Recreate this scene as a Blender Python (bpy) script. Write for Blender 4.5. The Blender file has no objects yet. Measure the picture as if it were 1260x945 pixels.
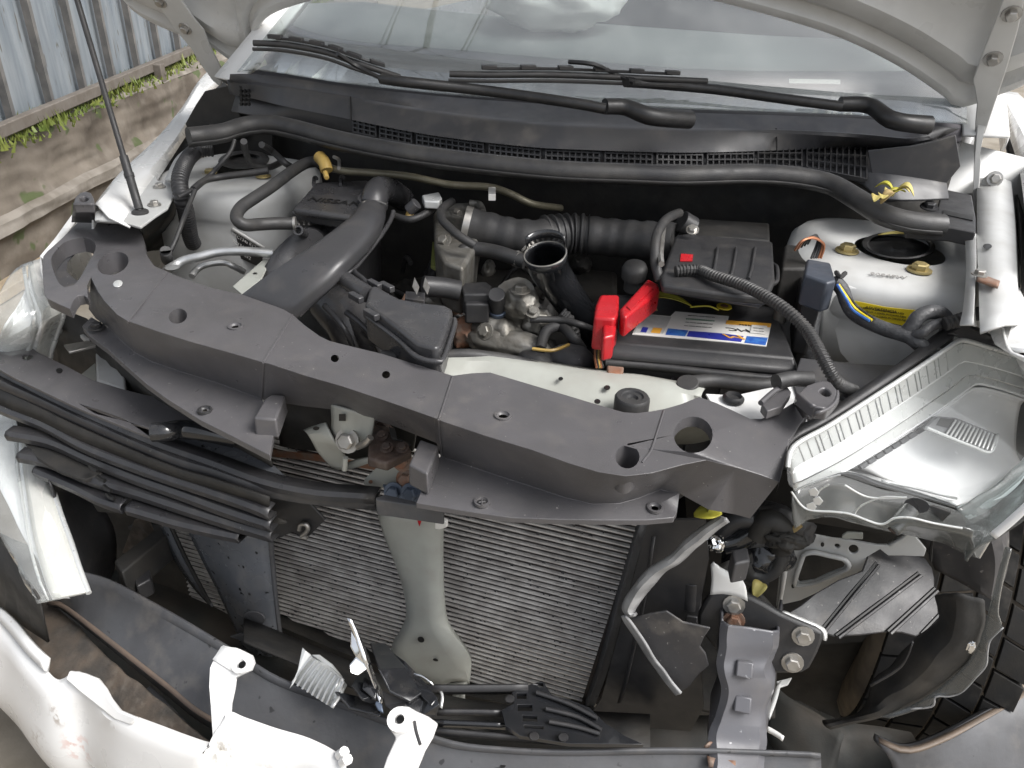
import bpy, bmesh, math, random
from mathutils import Vector, Matrix, noise as mnoise
random.seed(7)
scn = bpy.context.scene
COL = scn.collection

# ---------------------------------------------------------------- camera
CAM = Vector((0.36862719, -0.69760069, 1.25264682))
YAW, PITCH, ROLL, FPX = math.radians(-16.79525257), math.radians(30.42246728), math.radians(2.21937167), 977.81
FWD = Vector((math.sin(YAW)*math.cos(PITCH), math.cos(YAW)*math.cos(PITCH), -math.sin(PITCH)))
_r = Vector((math.cos(YAW), -math.sin(YAW), 0)); _u = _r.cross(FWD)
RGT = math.cos(ROLL)*_r + math.sin(ROLL)*_u
UPV = -math.sin(ROLL)*_r + math.cos(ROLL)*_u
cd = bpy.data.cameras.new('camera'); cam = bpy.data.objects.new('camera', cd); COL.objects.link(cam)
cd.sensor_width = 36; cd.lens = FPX/1260*36; cd.clip_start = .02; cd.clip_end = 800
m3 = Matrix((RGT, UPV, -FWD)).transposed()
cam.matrix_world = Matrix.Translation(CAM) @ m3.to_4x4()
scn.camera = cam
# ---------------------------------------------------------------- light
EL, AZ = 50, 96          # sun elevation, compass direction it comes from (0 = +y, clockwise)
w = bpy.data.worlds.new('World'); scn.world = w; w.use_nodes = True
nt = w.node_tree; bg = nt.nodes['Background']
sky = nt.nodes.new('ShaderNodeTexSky'); sky.sky_type = 'NISHITA'; sky.sun_disc = False
sky.sun_elevation = math.radians(EL); sky.sun_rotation = math.radians(AZ)
sky.air_density = 1.0; sky.dust_density = 4.0; sky.ozone_density = 1.0
hs = nt.nodes.new('ShaderNodeHueSaturation'); hs.inputs['Saturation'].default_value = .30
nt.links.new(sky.outputs[0], hs.inputs['Color']); nt.links.new(hs.outputs[0], bg.inputs['Color'])
bg.inputs['Strength'].default_value = .085
sl = bpy.data.lights.new('sun', 'SUN'); sl.energy = 1.5; sl.angle = math.radians(32); sl.color = (1, .985, .965)
so = bpy.data.objects.new('sun', sl); COL.objects.link(so)
so.location = (0, -3, 6)
sd = Vector((math.sin(math.radians(AZ))*math.cos(math.radians(EL)), math.cos(math.radians(AZ))*math.cos(math.radians(EL)), math.sin(math.radians(EL))))
so.rotation_euler = sd.to_track_quat('Z', 'Y').to_euler()
scn.view_settings.view_transform = 'Standard'; scn.view_settings.look = 'None'
scn.view_settings.exposure = 1.45; scn.view_settings.gamma = 1

# ---------------------------------------------------------------- survey helpers: picture point -> point in the place at a known height / depth
def ray(px, py): return FWD + RGT*((px-630)/FPX) - UPV*((py-472.5)/FPX)
def at(ax, px, py, v):
    d = ray(px, py); k = 'xyz'.index(ax); return CAM + d*((v-CAM[k])/d[k])
class Plane:
    def __init__(s, p, n): s.p = Vector(p); s.n = Vector(n).normalized()
    def off(s, d): return Plane(s.p+s.n*d, s.n)
    def __call__(s, px, py): d = ray(px, py); return CAM + d*((s.p-CAM).dot(s.n)/d.dot(s.n))
def plane3(a, b, c):
    n = (b-a).cross(c-a).normalized()
    if n.dot(CAM-a) < 0: n = -n
    return Plane(a, n)
def nums(s): return [tuple(float(t) for t in q.split(',')) for q in s.split()]
def P(ax, v, s):                      # 'x,y[,v] ...'
    return [at(ax, q[0], q[1], q[2] if len(q) > 2 else v) for q in nums(s)]
def PP(pl, s): return [pl(q[0], q[1]) for q in nums(s)]
def ppx(p): return (Vector(p)-CAM).dot(FWD)/FPX      # metres per pixel at p
V = Vector

# ---------------------------------------------------------------- objects
WL = {}
def wl(o): return WL.get(o.name, V((0, 0, 0)))
def link(name, me, mat, parent=None, smooth=35, bev=0, solid=0, seg=2):
    if me.vertices:
        c = V((0, 0, 0))
        for v in me.vertices: c += v.co
        c /= len(me.vertices)
    else: c = V((0, 0, 0))
    me.transform(Matrix.Translation(-c))
    o = bpy.data.objects.new(name, me); COL.objects.link(o)
    if mat:
        for mm in (mat if isinstance(mat, (list, tuple)) else [mat]): me.materials.append(mm)
    if smooth is not None:
        me.shade_smooth()
        if smooth < 180: me.set_sharp_from_angle(angle=math.radians(smooth))
    WL[o.name] = c
    if parent: o.parent = parent; o.location = c - wl(parent)
    else: o.location = c
    if solid:
        md = o.modifiers.new('s', 'SOLIDIFY'); md.thickness = solid; md.offset = 0
    if bev:
        md = o.modifiers.new('b', 'BEVEL'); md.width = bev; md.segments = seg; md.limit_method = 'ANGLE'; md.angle_limit = math.radians(32)
    return o
def from_bm(name, bm, mat, parent=None, **k):
    bmesh.ops.recalc_face_normals(bm, faces=bm.faces[:])
    me = bpy.data.meshes.new(name); bm.to_mesh(me); bm.free()
    return link(name, me, mat, parent, **k)
def empty(name, loc, label, cat, group=None):
    o = bpy.data.objects.new(name, None); COL.objects.link(o); o.location = loc; WL[o.name] = V(loc)
    o.empty_display_size = .1
    return tag(o, label, cat, group)
def tag(o, label, cat, group=None):
    o['label'] = label; o['category'] = cat
    if group: o['group'] = group
    return o
def struct(o): o['kind'] = 'structure'; return o
def stuff(o): o['kind'] = 'stuff'; return o

def crs(pts, n, closed=False):        # Catmull-Rom resample to n points, even by length
    p = [V(q) for q in pts]
    if len(p) == 2 and not closed: return [p[0].lerp(p[1], i/(n-1)) for i in range(n)]
    L = len(p); out = []
    segs = L if closed else L-1
    for i in range(segs):
        if closed: a, b, c, d = p[(i-1) % L], p[i], p[(i+1) % L], p[(i+2) % L]
        else: a, b, c, d = p[max(i-1, 0)], p[i], p[i+1], p[min(i+2, L-1)]
        for k in range(10):
            t = k/10
            out.append(.5*((2*b)+(c-a)*t+(2*a-5*b+4*c-d)*t*t+(3*b-a-3*c+d)*t**3))
    out.append(p[0] if closed else p[-1])
    cum = [0]
    for i in range(1, len(out)): cum.append(cum[-1]+(out[i]-out[i-1]).length)
    res = []; j = 0; m = n if closed else n-1
    for i in range(n):
        s = cum[-1]*i/m
        while j < len(cum)-2 and cum[j+1] < s: j += 1
        t = (s-cum[j])/max(cum[j+1]-cum[j], 1e-9)
        res.append(out[j].lerp(out[j+1], min(max(t, 0), 1)))
    return res
def circ(c, n, r, k=16, r2=None, ang=0, up=None):
    n = V(n).normalized(); a = (up or V((1, 0, 0))); a = (a - n*a.dot(n)).normalized(); b = n.cross(a)
    r2 = r2 or r; ca, sa = math.cos(ang), math.sin(ang)
    o = []
    for i in range(k):
        x, y = r*math.cos(2*math.pi*i/k), r2*math.sin(2*math.pi*i/k)
        o.append(V(c) + a*(x*ca-y*sa) + b*(x*sa+y*ca))
    return o
def pell(mk, px, py, rx, ry, ang=0, k=18):   # ellipse drawn in the picture, laid on a surface mk(px,py)
    ca, sa = math.cos(math.radians(ang)), math.sin(math.radians(ang)); o = []
    for i in range(k):
        x, y = rx*math.cos(2*math.pi*i/k), ry*math.sin(2*math.pi*i/k)
        o.append(mk(px+x*ca-y*sa, py+x*sa+y*ca))
    return o
def newell(pts):
    n = V((0, 0, 0))
    for i in range(len(pts)):
        a, b = pts[i], pts[(i+1) % len(pts)]
        n += V(((a.y-b.y)*(a.z+b.z), (a.z-b.z)*(a.x+b.x), (a.x-b.x)*(a.y+b.y)))
    return n.normalized()
def fill(bm, out, holes=()):
    loops = [out]+list(holes); es = []
    for l in loops:
        vs = [bm.verts.new(p) for p in l]
        for i in range(len(vs)): es.append(bm.edges.new((vs[i], vs[(i+1) % len(vs)])))
    n = newell(out)
    g = bmesh.ops.triangle_fill(bm, use_beauty=True, use_dissolve=False, edges=es, normal=n)
    return [f for f in g['geom'] if isinstance(f, bmesh.types.BMFace)]
def plate(name, out, t, mat, parent=None, holes=(), bev=.0012, dirn=None, warp=0, **k):
    """flat sheet with the given outline, t thick away from the viewer (or along dirn)"""
    bm = bmesh.new(); fs = fill(bm, [V(p) for p in out], [[V(p) for p in h] for h in holes])
    n = newell([V(p) for p in out])
    c = sum((V(p) for p in out), V((0, 0, 0)))/len(out)
    if n.dot(CAM-c) < 0: n = -n
    d = V(dirn).normalized()*t if dirn is not None else -n*t
    g = bmesh.ops.extrude_face_region(bm, geom=fs)
    for e in g['geom']:
        if isinstance(e, bmesh.types.BMVert): e.co += d
    if warp:
        for v in bm.verts: v.co += n*warp*mnoise.noise(v.co*14)
    return from_bm(name, bm, mat, parent, bev=bev, **k)
def strip(name, rows, mat, parent=None, n=None, t=.002, closed=False, bev=0, smooth=35, rowsub=0, jag=0, **k):
    rows = [[V(p) for p in r] for r in rows]
    if n: rows = [crs(r, n) for r in rows]
    if rowsub:
        cols = [crs([r[i] for r in rows], rowsub) for i in range(len(rows[0]))]
        rows = [[c[j] for c in cols] for j in range(rowsub)]
    bm = bmesh.new(); vs = [[bm.verts.new(p) for p in r] for r in rows]
    for a, b in zip(vs, vs[1:]):
        m = len(a)
        for i in range(m if closed else m-1): bm.faces.new((a[i], a[(i+1) % m], b[(i+1) % m], b[i]))
    if jag:
        for v in bm.verts: v.co += V((mnoise.noise(v.co*30), mnoise.noise(v.co*30+V((9, 0, 0))), mnoise.noise(v.co*30+V((0, 9, 0)))))*jag
    return from_bm(name, bm, mat, parent, solid=t, bev=bev, smooth=smooth, **k)
def loft(name, secs, mat, parent=None, cap=True, bev=0, smooth=50, **k):
    bm = bmesh.new(); vs = [[bm.verts.new(p) for p in s] for s in secs]
    m = len(vs[0])
    for a, b in zip(vs, vs[1:]):
        for i in range(m): bm.faces.new((a[i], a[(i+1) % m], b[(i+1) % m], b[i]))
    if cap: bm.faces.new(vs[0]); bm.faces.new(vs[-1])
    return from_bm(name, bm, mat, parent, bev=bev, smooth=smooth, **k)
def tube_bm(bm, path, r, k=10, n=None, ribs=None, cap=True, hollow=0, flat=None):
    if n is None: n = max(2, min(90, 6*len(path)))
    p = crs(path, n) if len(path) > 2 or n > 2 else [V(q) for q in path]
    if ribs:
        L = sum((p[i+1]-p[i]).length for i in range(len(p)-1)); n = max(8, int(L/ribs[0]*4)); p = crs(path, n)
    t0 = (p[1]-p[0]).normalized(); a = t0.orthogonal().normalized()
    rings = []
    for i, q in enumerate(p):
        t = (p[min(i+1, len(p)-1)]-p[max(i-1, 0)]).normalized()
        a = (a - t*a.dot(t)).normalized(); b = t.cross(a)
        rr = r[0]+(r[1]-r[0])*i/(len(p)-1) if isinstance(r, tuple) else r
        if ribs: rr *= 1 + (ribs[1] if (i % 4) in (1, 2) else -ribs[1])
        rings.append([bm.verts.new(q + (a*math.cos(2*math.pi*j/k)+b*math.sin(2*math.pi*j/k))*rr) for j in range(k)])
    for A, B in zip(rings, rings[1:]):
        for j in range(k): bm.faces.new((A[j], A[(j+1) % k], B[(j+1) % k], B[j]))
    if cap: bm.faces.new(rings[0]); bm.faces.new(rings[-1])
    return rings
def tube(name, path, r, mat, parent=None, k=10, n=None, ribs=None, cap=True, solid=0, smooth=50):
    bm = bmesh.new(); tube_bm(bm, [V(q) for q in path], r, k, n, ribs, cap)
    return from_bm(name, bm, mat, parent, smooth=(30 if ribs else smooth), solid=solid)
def box_bm(bm, c, ax, ay, az):        # half axes
    c, ax, ay, az = V(c), V(ax), V(ay), V(az)
    v = [bm.verts.new(c+ax*i+ay*j+az*k) for k in (-1, 1) for j in (-1, 1) for i in (-1, 1)]
    for q in ((0, 1, 3, 2), (4, 6, 7, 5), (0, 4, 5, 1), (2, 3, 7, 6), (0, 2, 6, 4), (1, 5, 7, 3)): bm.faces.new([v[i] for i in q])
def box(name, c, h, mat, parent=None, rz=0, bev=.002, **k):
    bm = bmesh.new(); R = Matrix.Rotation(rz, 3, 'Z')
    box_bm(bm, c, R@V((h[0], 0, 0)), R@V((0, h[1], 0)), V((0, 0, h[2])))
    return from_bm(name, bm, mat, parent, bev=bev, **k)
def block(name, top, d, mat, parent=None, bev=.003, taper=1.0, seg=3, **k):
    """solid with the polygon `top` as its upper face, d deep straight down"""
    bm = bmesh.new(); top = [V(p) for p in top]; c = sum(top, V((0, 0, 0)))/len(top)
    a = [bm.verts.new(p) for p in top]; b = [bm.verts.new(c+(p-c)*taper-V((0, 0, d))) for p in top]
    m = len(a); bm.faces.new(a); bm.faces.new(b)
    for i in range(m): bm.faces.new((a[i], a[(i+1) % m], b[(i+1) % m], b[i]))
    return from_bm(name, bm, mat, parent, bev=bev, seg=seg, **k)
def cyl(name, a, b, r, mat, parent=None, k=18, bev=.001, r2=None):
    a, b = V(a), V(b); n = b-a
    return loft(name, [circ(a, n, r, k), circ(b, n, r2 or r, k)], mat, parent, bev=bev)
def bolt(p, n, r, mat, parent, name='bolt', washer=True):
    p = V(p); n = V(n).normalized(); bm = bmesh.new()
    def ring(c, r, k): return [bm.verts.new(q) for q in circ(c, n, r, k)]
    def br(a, b):
        for i in range(len(a)): bm.faces.new((a[i], a[(i+1) % len(a)], b[(i+1) % len(b)], b[i]))
    if washer:
        a = ring(p, r*1.55, 14); b = ring(p+n*r*.22, r*1.5, 14); br(a, b); bm.faces.new(b)
    a = ring(p+n*r*.1, r, 6); b = ring(p+n*r*.85, r, 6); c = ring(p+n*r*1.0, r*.82, 6); br(a, b); br(b, c); bm.faces.new(c)
    return from_bm(name, bm, mat, parent, bev=0)
def clip(p, n, r, mat, parent, name='clip', inner=None):
    """round push clip: a raised ring with a sunk centre"""
    p = V(p); n = V(n).normalized()
    secs = [circ(p+n*z, n, rr, 18) for rr, z in ((r, 0), (r*.97, .0022), (r*.72, .0026), (r*.62, .0004), (r*.5, .0004), (r*.44, .0018), (r*.15, .002))]
    return loft(name, secs, mat, parent)
def text(name, s, p, xdir, ydir, h, mat, parent, ext=.0002, shear=0, wide=1):
    cu = bpy.data.curves.new(name, 'FONT'); cu.body = s; cu.size = h*1.38; cu.extrude = ext; cu.align_x = 'CENTER'; cu.align_y = 'CENTER'; cu.resolution_u = 3; cu.shear = shear
    tmp = bpy.data.objects.new('tmp', cu); COL.objects.link(tmp)
    dg = bpy.context.evaluated_depsgraph_get(); me = bpy.data.meshes.new_from_object(tmp.evaluated_get(dg))
    bpy.data.objects.remove(tmp)
    x = V(xdir).normalized(); n = x.cross(V(ydir)).normalized(); y = n.cross(x)
    me.transform(Matrix((x*wide, y, n)).transposed().to_4x4()); me.transform(Matrix.Translation(V(p)))
    me.materials.clear()
    return link(name, me, mat, parent, smooth=None)

# ---------------------------------------------------------------- materials
MATS = {}
def mat(name, col, rough=.5, metal=0, col2=None, nscale=30, amt=.5, bump=0, bscale=200, coat=0, spec=.5, speck=None, rvar=.1, detail=6, dust=0, scuffs=None, stretch=None):
    m = bpy.data.materials.new(name); m.use_nodes = True; t = m.node_tree; N = t.nodes; L = t.links
    b = N['Principled BSDF']; b.inputs['Roughness'].default_value = rough; b.inputs['Metallic'].default_value = metal
    b.inputs['Coat Weight'].default_value = coat; b.inputs['Coat Roughness'].default_value = .06; b.inputs['Specular IOR Level'].default_value = spec
    g = N.new('ShaderNodeNewGeometry'); src = g.outputs['Position']
    if stretch:
        mp = N.new('ShaderNodeMapping'); mp.inputs['Scale'].default_value = stretch; L.new(src, mp.inputs[0]); src = mp.outputs[0]
    def nz(sc, det=detail, lo=.35, hi=.65):
        n = N.new('ShaderNodeTexNoise'); n.inputs['Scale'].default_value = sc; n.inputs['Detail'].default_value = det; L.new(src, n.inputs['Vector'])
        r = N.new('ShaderNodeMapRange'); r.inputs[1].default_value = lo; r.inputs[2].default_value = hi; L.new(n.outputs[0], r.inputs[0]); return r.outputs[0], n.outputs[0]
    def mix(a, bb, f):
        x = N.new('ShaderNodeMix'); x.data_type = 'RGBA'
        for sock, val in ((x.inputs[6], a), (x.inputs[7], bb), (x.inputs[0], f)):
            if hasattr(val, 'is_output'): L.new(val, sock)
            elif isinstance(val, (int, float)): sock.default_value = val
            else: sock.default_value = (*val, 1)
        return x.outputs[2]
    def mul(a, k):
        x = N.new('ShaderNodeMath'); x.operation = 'MULTIPLY'; L.new(a, x.inputs[0])
        if hasattr(k, 'is_output'): L.new(k, x.inputs[1])
        else: x.inputs[1].default_value = k
        return x.outputs[0]
    c2 = col2 or tuple(max(0, v*.72) for v in col)
    f, _ = nz(nscale); cur = mix(col, c2, mul(f, amt))
    if dust:
        f2, _ = nz(nscale*2.3, 8, .5, .72); f3, _ = nz(7, 3, .35, .7); cur = mix(cur, (.24, .215, .185), mul(mul(f2, f3), dust))
    if speck:
        f2, _ = nz(speck[1], 2, speck[2], speck[2]+.04); cur = mix(cur, speck[0], f2)
    if scuffs:
        for (p, r, sc) in scuffs:
            vm = N.new('ShaderNodeVectorMath'); vm.operation = 'DISTANCE'; L.new(g.outputs['Position'], vm.inputs[0]); vm.inputs[1].default_value = p
            r_ = N.new('ShaderNodeMapRange'); r_.inputs[1].default_value = r; r_.inputs[2].default_value = r*.2; L.new(vm.outputs['Value'], r_.inputs[0])
            f2, _ = nz(90, 4, .5, .62); cur = mix(cur, sc, mul(r_.outputs[0], f2))
    L.new(cur, b.inputs['Base Color'])
    if rvar:
        f, _ = nz(nscale*1.7, 4, .3, .7); r_ = N.new('ShaderNodeMapRange'); r_.inputs[3].default_value = max(.02, rough-rvar); r_.inputs[4].default_value = min(1, rough+rvar); L.new(f, r_.inputs[0]); L.new(r_.outputs[0], b.inputs['Roughness'])
    if bump:
        _, raw = nz(bscale, 4); bp = N.new('ShaderNodeBump'); bp.inputs['Strength'].default_value = bump; bp.inputs['Distance'].default_value = .003; L.new(raw, bp.inputs['Height']); L.new(bp.outputs[0], b.inputs['Normal'])
    MATS[name] = m
    return m
def clear(name, tint=(1, 1, 1), ior=1.5, haze=0, rough=.03, boost=1.0):
    m = bpy.data.materials.new(name); m.use_nodes = True; t = m.node_tree; N = t.nodes; L = t.links
    N.remove(N['Principled BSDF']); out = N['Material Output']
    tr = N.new('ShaderNodeBsdfTransparent'); tr.inputs[0].default_value = (*tint, 1)
    gl = N.new('ShaderNodeBsdfGlossy'); gl.inputs['Roughness'].default_value = rough
    lw = N.new('ShaderNodeLayerWeight'); lw.inputs[0].default_value = .5        # facing = 1-|cos|, the same from both sides of a sheet
    pw = N.new('ShaderNodeMath'); pw.operation = 'POWER'; pw.inputs[1].default_value = 5; L.new(lw.outputs['Facing'], pw.inputs[0])
    f0 = ((ior-1)/(ior+1))**2*boost
    k = N.new('ShaderNodeMath'); k.operation = 'MULTIPLY_ADD'; k.use_clamp = True; k.inputs[1].default_value = 1-f0; k.inputs[2].default_value = f0; L.new(pw.outputs[0], k.inputs[0])
    mx = N.new('ShaderNodeMixShader'); L.new(k.outputs[0], mx.inputs[0]); L.new(tr.outputs[0], mx.inputs[1]); L.new(gl.outputs[0], mx.inputs[2])
    fin = mx.outputs[0]
    if haze:
        df = N.new('ShaderNodeBsdfDiffuse'); df.inputs[0].default_value = (.75, .76, .74, 1)
        g = N.new('ShaderNodeNewGeometry'); nz = N.new('ShaderNodeTexNoise'); nz.inputs['Scale'].default_value = 14; nz.inputs['Detail'].default_value = 5; L.new(g.outputs['Position'], nz.inputs['Vector'])
        mr = N.new('ShaderNodeMapRange'); mr.inputs[1].default_value = .4; mr.inputs[2].default_value = .7; mr.inputs[3].default_value = haze*.7; mr.inputs[4].default_value = haze*1.3; L.new(nz.outputs[0], mr.inputs[0])
        m2 = N.new('ShaderNodeMixShader'); L.new(mr.outputs[0], m2.inputs[0]); L.new(fin, m2.inputs[1]); L.new(df.outputs[0], m2.inputs[2]); fin = m2.outputs[0]
    L.new(fin, out.inputs[0])
    return m
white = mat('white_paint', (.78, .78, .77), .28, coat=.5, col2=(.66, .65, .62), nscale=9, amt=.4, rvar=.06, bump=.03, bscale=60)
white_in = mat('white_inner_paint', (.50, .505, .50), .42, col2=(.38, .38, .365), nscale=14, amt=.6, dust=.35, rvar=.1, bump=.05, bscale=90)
hood_in = mat('hood_inner_paint', (.56, .56, .545), .35, col2=(.47, .47, .455), nscale=11, amt=.55, dust=.3, bump=.04, bscale=70)
primer = mat('primer_green', (.35, .36, .33), .42, col2=(.26, .26, .235), nscale=18, amt=.6, dust=.35, bump=.05, bscale=120)
satin = mat('satin_grey_plastic', (.084, .081, .085), .37, col2=(.066, .064, .066), nscale=20, amt=.6, bump=.12, bscale=900, dust=0.15, speck=((.25, .24, .23), 240, .73), spec=.55)
blackp = mat('black_plastic', (.022, .022, .024), .46, col2=(.034, .033, .033), nscale=25, amt=.7, bump=.1, bscale=700, dust=0.1)
cowlm = mat('cowl_plastic', (.04, .041, .046), .42, col2=(.062, .06, .06), nscale=13, amt=.8, bump=.08, bscale=600, dust=0.28)
rubber = mat('rubber', (.024, .024, .025), .55, col2=(.04, .038, .036), nscale=30, amt=.6, bump=.1, bscale=400, dust=0.08)
sealm = mat('seal_rubber', (.025, .025, .027), .5, col2=(.055, .053, .05), nscale=26, amt=.7, bump=.1, bscale=500, dust=0.1)
dark = mat('grime_and_shade_black', (.012, .012, .012), .7, col2=(.03, .027, .023), nscale=16, amt=.9, bump=.4, bscale=60, dust=0.1)  # grimy parts, and sheets that stand in for shade in gaps
glossb = mat('gloss_black', (.012, .013, .015), .14, col2=(.02, .02, .022), nscale=30, amt=.5, bump=.08, bscale=40, coat=.4, dust=.08)
ducth = mat('duct_plastic', (.036, .036, .039), .3, col2=(.05, .049, .05), nscale=16, amt=.7, bump=.06, bscale=500, dust=0.12)
cast = mat('cast_aluminium', (.22, .215, .20), .48, .55, col2=(.13, .12, .10), nscale=34, amt=.9, bump=.35, bscale=130, dust=.6)
steel = mat('zinc_steel', (.46, .45, .43), .38, .8, col2=(.28, .26, .23), nscale=60, amt=.7)
alu = mat('aluminium_pipe', (.62, .63, .63), .38, .75, col2=(.42, .42, .41), nscale=30, amt=.6)
rust = mat('rusty_steel', (.20, .15, .12), .7, .3, col2=(.24, .10, .05), nscale=70, amt=.8, bump=.3, bscale=200)
rustd = mat('dark_rusty_latch', (.045, .036, .032), .62, .3, col2=(.08, .05, .038), nscale=50, amt=.8, bump=.3, bscale=150, dust=.4)
chrome = mat('chrome', (.86, .87, .88), .1, 1, col2=(.72, .72, .73), nscale=60, amt=.5, rvar=.06, bump=.12, bscale=70)
skywhite = mat('sky_white_reflector', (.92, .92, .92), .22, .1, col2=(.8, .81, .82), nscale=25, amt=.4, rvar=.06)  # near-white base stands in for bright sky mirrored in the chrome
bezel = mat('silver_bezel', (.62, .63, .62), .3, .35, col2=(.5, .51, .5), nscale=18, amt=.5, rvar=.08, bump=.05, bscale=300)
cream = mat('cream_bezel', (.58, .57, .535), .35, 0, col2=(.5, .485, .45), nscale=14, amt=.6, bump=.05, bscale=80)
redp = mat('red_plastic', (.42, .012, .018), .3, col2=(.30, .012, .016), nscale=22, amt=.6, bump=.06, bscale=150)
yel = mat('yellow_label', (.72, .55, .02), .45, col2=(.6, .46, .03), nscale=40, amt=.4)
ink = mat('black_ink', (.02, .02, .02), .5, rvar=0)
inkg = mat('emboss_dark', (.008, .008, .008), .5, rvar=0)
paper = mat('white_label', (.70, .69, .66), .4, col2=(.6, .58, .54), nscale=60, amt=.4)
blue = mat('blue_print', (.025, .03, .26), .35, col2=(.035, .05, .33), nscale=80, amt=.6)
cyan = mat('light_blue_print', (.05, .17, .45), .35, col2=(.02, .07, .33), nscale=110, amt=.9)
orange = mat('orange_print', (.75, .38, .05), .4)
green = mat('green_print', (.05, .18, .10), .5)
leafm = mat('yellow_leaf', (.40, .36, .035), .5, col2=(.30, .30, .05), nscale=50, amt=.7, bump=.1, bscale=150)
dryleaf = mat('dry_leaf', (.25, .17, .07), .65, col2=(.38, .29, .13), nscale=60, amt=.9, bump=.2, bscale=150)
paleleaf = mat('withered_leaf', (.48, .42, .14), .6, col2=(.35, .27, .08), nscale=60, amt=.8, bump=.2, bscale=150)
bumpgrey = mat('beam_grey', (.082, .084, .09), .52, .05, col2=(.052, .052, .055), nscale=14, amt=.8, dust=.35, speck=((.03, .03, .032), 65, .69), bump=.12, bscale=120)
guide = mat('air_guide_plastic', (.115, .122, .135), .24, col2=(.075, .08, .088), nscale=12, amt=.7, speck=((.006, .006, .006), 75, .67), dust=.35)
foam = mat('dirty_foam', (.05, .045, .04), .9, col2=(.11, .085, .065), nscale=28, amt=.9, bump=.7, bscale=90, dust=.5)
crashm = mat('dented_grey_steel', (.105, .105, .115), .42, .15, col2=(.11, .11, .12), nscale=16, amt=.7, bump=.2, bscale=35, dust=.3, speck=((.34, .34, .35), 120, .70))
tyrem = mat('tyre_rubber', (.014, .0145, .0155), .8, spec=.25, col2=(.02, .018, .015), nscale=22, amt=.6, bump=.1, bscale=300, dust=.15)
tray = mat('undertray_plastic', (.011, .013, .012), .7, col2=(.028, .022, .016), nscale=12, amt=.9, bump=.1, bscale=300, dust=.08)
shield = mat('scuffed_shield', (.048, .047, .05), .5, col2=(.04, .039, .041), nscale=16, amt=.7, dust=.5, speck=((.22, .21, .2), 170, .70), bump=.08, bscale=400)
torn = mat('torn_plastic_edge', (.36, .362, .365), .38, col2=(.17, .17, .172), nscale=40, amt=.8, bump=.15, bscale=120)
finm = mat('radiator_fins', (.02, .016, .015), .85, col2=(.05, .041, .037), nscale=90, amt=.9, bump=.5, bscale=500, stretch=(3.2, 1, .35), speck=((.16, .15, .14), 30, .745))
tubem = mat('radiator_tubes', (.62, .605, .58), .5, .1, col2=(.38, .36, .34), nscale=45, amt=.9)
concrete = mat('mossy_concrete', (.15, .128, .104), .92, col2=(.06, .048, .036), nscale=5, amt=.95, bump=.9, bscale=24, dust=.5, speck=((.06, .075, .03), 9, .60))
conctop = mat('concrete_ledge', (.21, .19, .165), .9, col2=(.105, .09, .072), nscale=9, amt=.9, bump=.5, bscale=45, dust=.6)
sheet = mat('blue_grey_sheet', (.145, .168, .19), .5, .1, col2=(.235, .255, .27), nscale=7, amt=.8, stretch=(4, 4, .5), bump=.05, bscale=20, speck=((.10, .095, .085), 16, .66))
sheetrib = mat('sheet_rib', (.085, .084, .083), .55, .1, col2=(.17, .16, .15), nscale=14, amt=.8)
railm = mat('weathered_rail', (.13, .115, .10), .7, col2=(.09, .075, .06), nscale=20, amt=.7, bump=.3, bscale=80)
grillem = mat('grille_black', (.03, .03, .033), .36, col2=(.045, .044, .044), nscale=18, amt=.6, bump=.06, bscale=500, dust=.15, speck=((.12, .12, .11), 150, .72))
chalk = mat('chalk_grey', (.26, .25, .24), .7)
carcass = mat('dusty_tread_base', (.20, .165, .125), .85, col2=(.10, .085, .07), nscale=30, amt=.8)
wiperm = mat('wiper_black', (.014, .014, .015), .42, col2=(.022, .022, .022), nscale=40, bump=.08, bscale=500, dust=.1)
grassm = mat('grass_blade', (.085, .125, .018), .6, col2=(.17, .19, .04), nscale=8, amt=.9)
grounds = mat('dusty_ground', (.27, .24, .195), .95, col2=(.17, .145, .11), nscale=6, amt=.9, bump=.5, bscale=60)
dashm = mat('dash_plastic', (.075, .07, .078), .8, col2=(.06, .057, .063), nscale=10, amt=.4)
dashp = mat('pale_dash_pad', (.235, .25, .245), .9, col2=(.20, .215, .21), nscale=4, amt=.7)
bagm = mat('airbag_cloth', (.88, .87, .85), .9, col2=(.72, .69, .66), nscale=20, amt=.5, bump=.2, bscale=200)
glass = clear('windscreen_glass', (.83, .855, .85), 1.5, haze=.05, rough=.01, boost=4.2)
hazed = clear('hazed_headlight_lens', (.97, .98, .98), 1.5, haze=.14, rough=.06, boost=1.0)
lens = clear('headlight_lens', (.97, .98, .98), 1.5, haze=.03, rough=.02, boost=1.2)
flap = clear('clear_flap', (.55, .57, .57), 1.5, haze=.08, rough=.1, boost=1.6)
copper = mat('copper_wire', (.45, .19, .10), .4, .6)
tape = mat('tape_grey', (.06, .062, .066), .5, col2=(.035, .035, .037), nscale=90, amt=.9, bump=.4, bscale=260)
greenplate = mat('olive_plate', (.17, .19, .05), .5, col2=(.11, .12, .04), nscale=30, amt=.6)
amber = mat('amber_plastic', (.42, .29, .08), .45, col2=(.3, .19, .05), nscale=60, amt=.7)
brass = mat('yellow_zinc', (.42, .34, .16), .4, .6)
bluesteel = mat('blue_plated', (.09, .115, .16), .35, .4)

# ================================================================= the place
gr = link('ground', (lambda me: (me.from_pydata([(-300, -300, 0), (300, -300, 0), (300, 300, 0), (-300, 300, 0)], [], [(0, 1, 2, 3)]), me)[1])(bpy.data.meshes.new('ground')), grounds); struct(gr)

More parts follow.
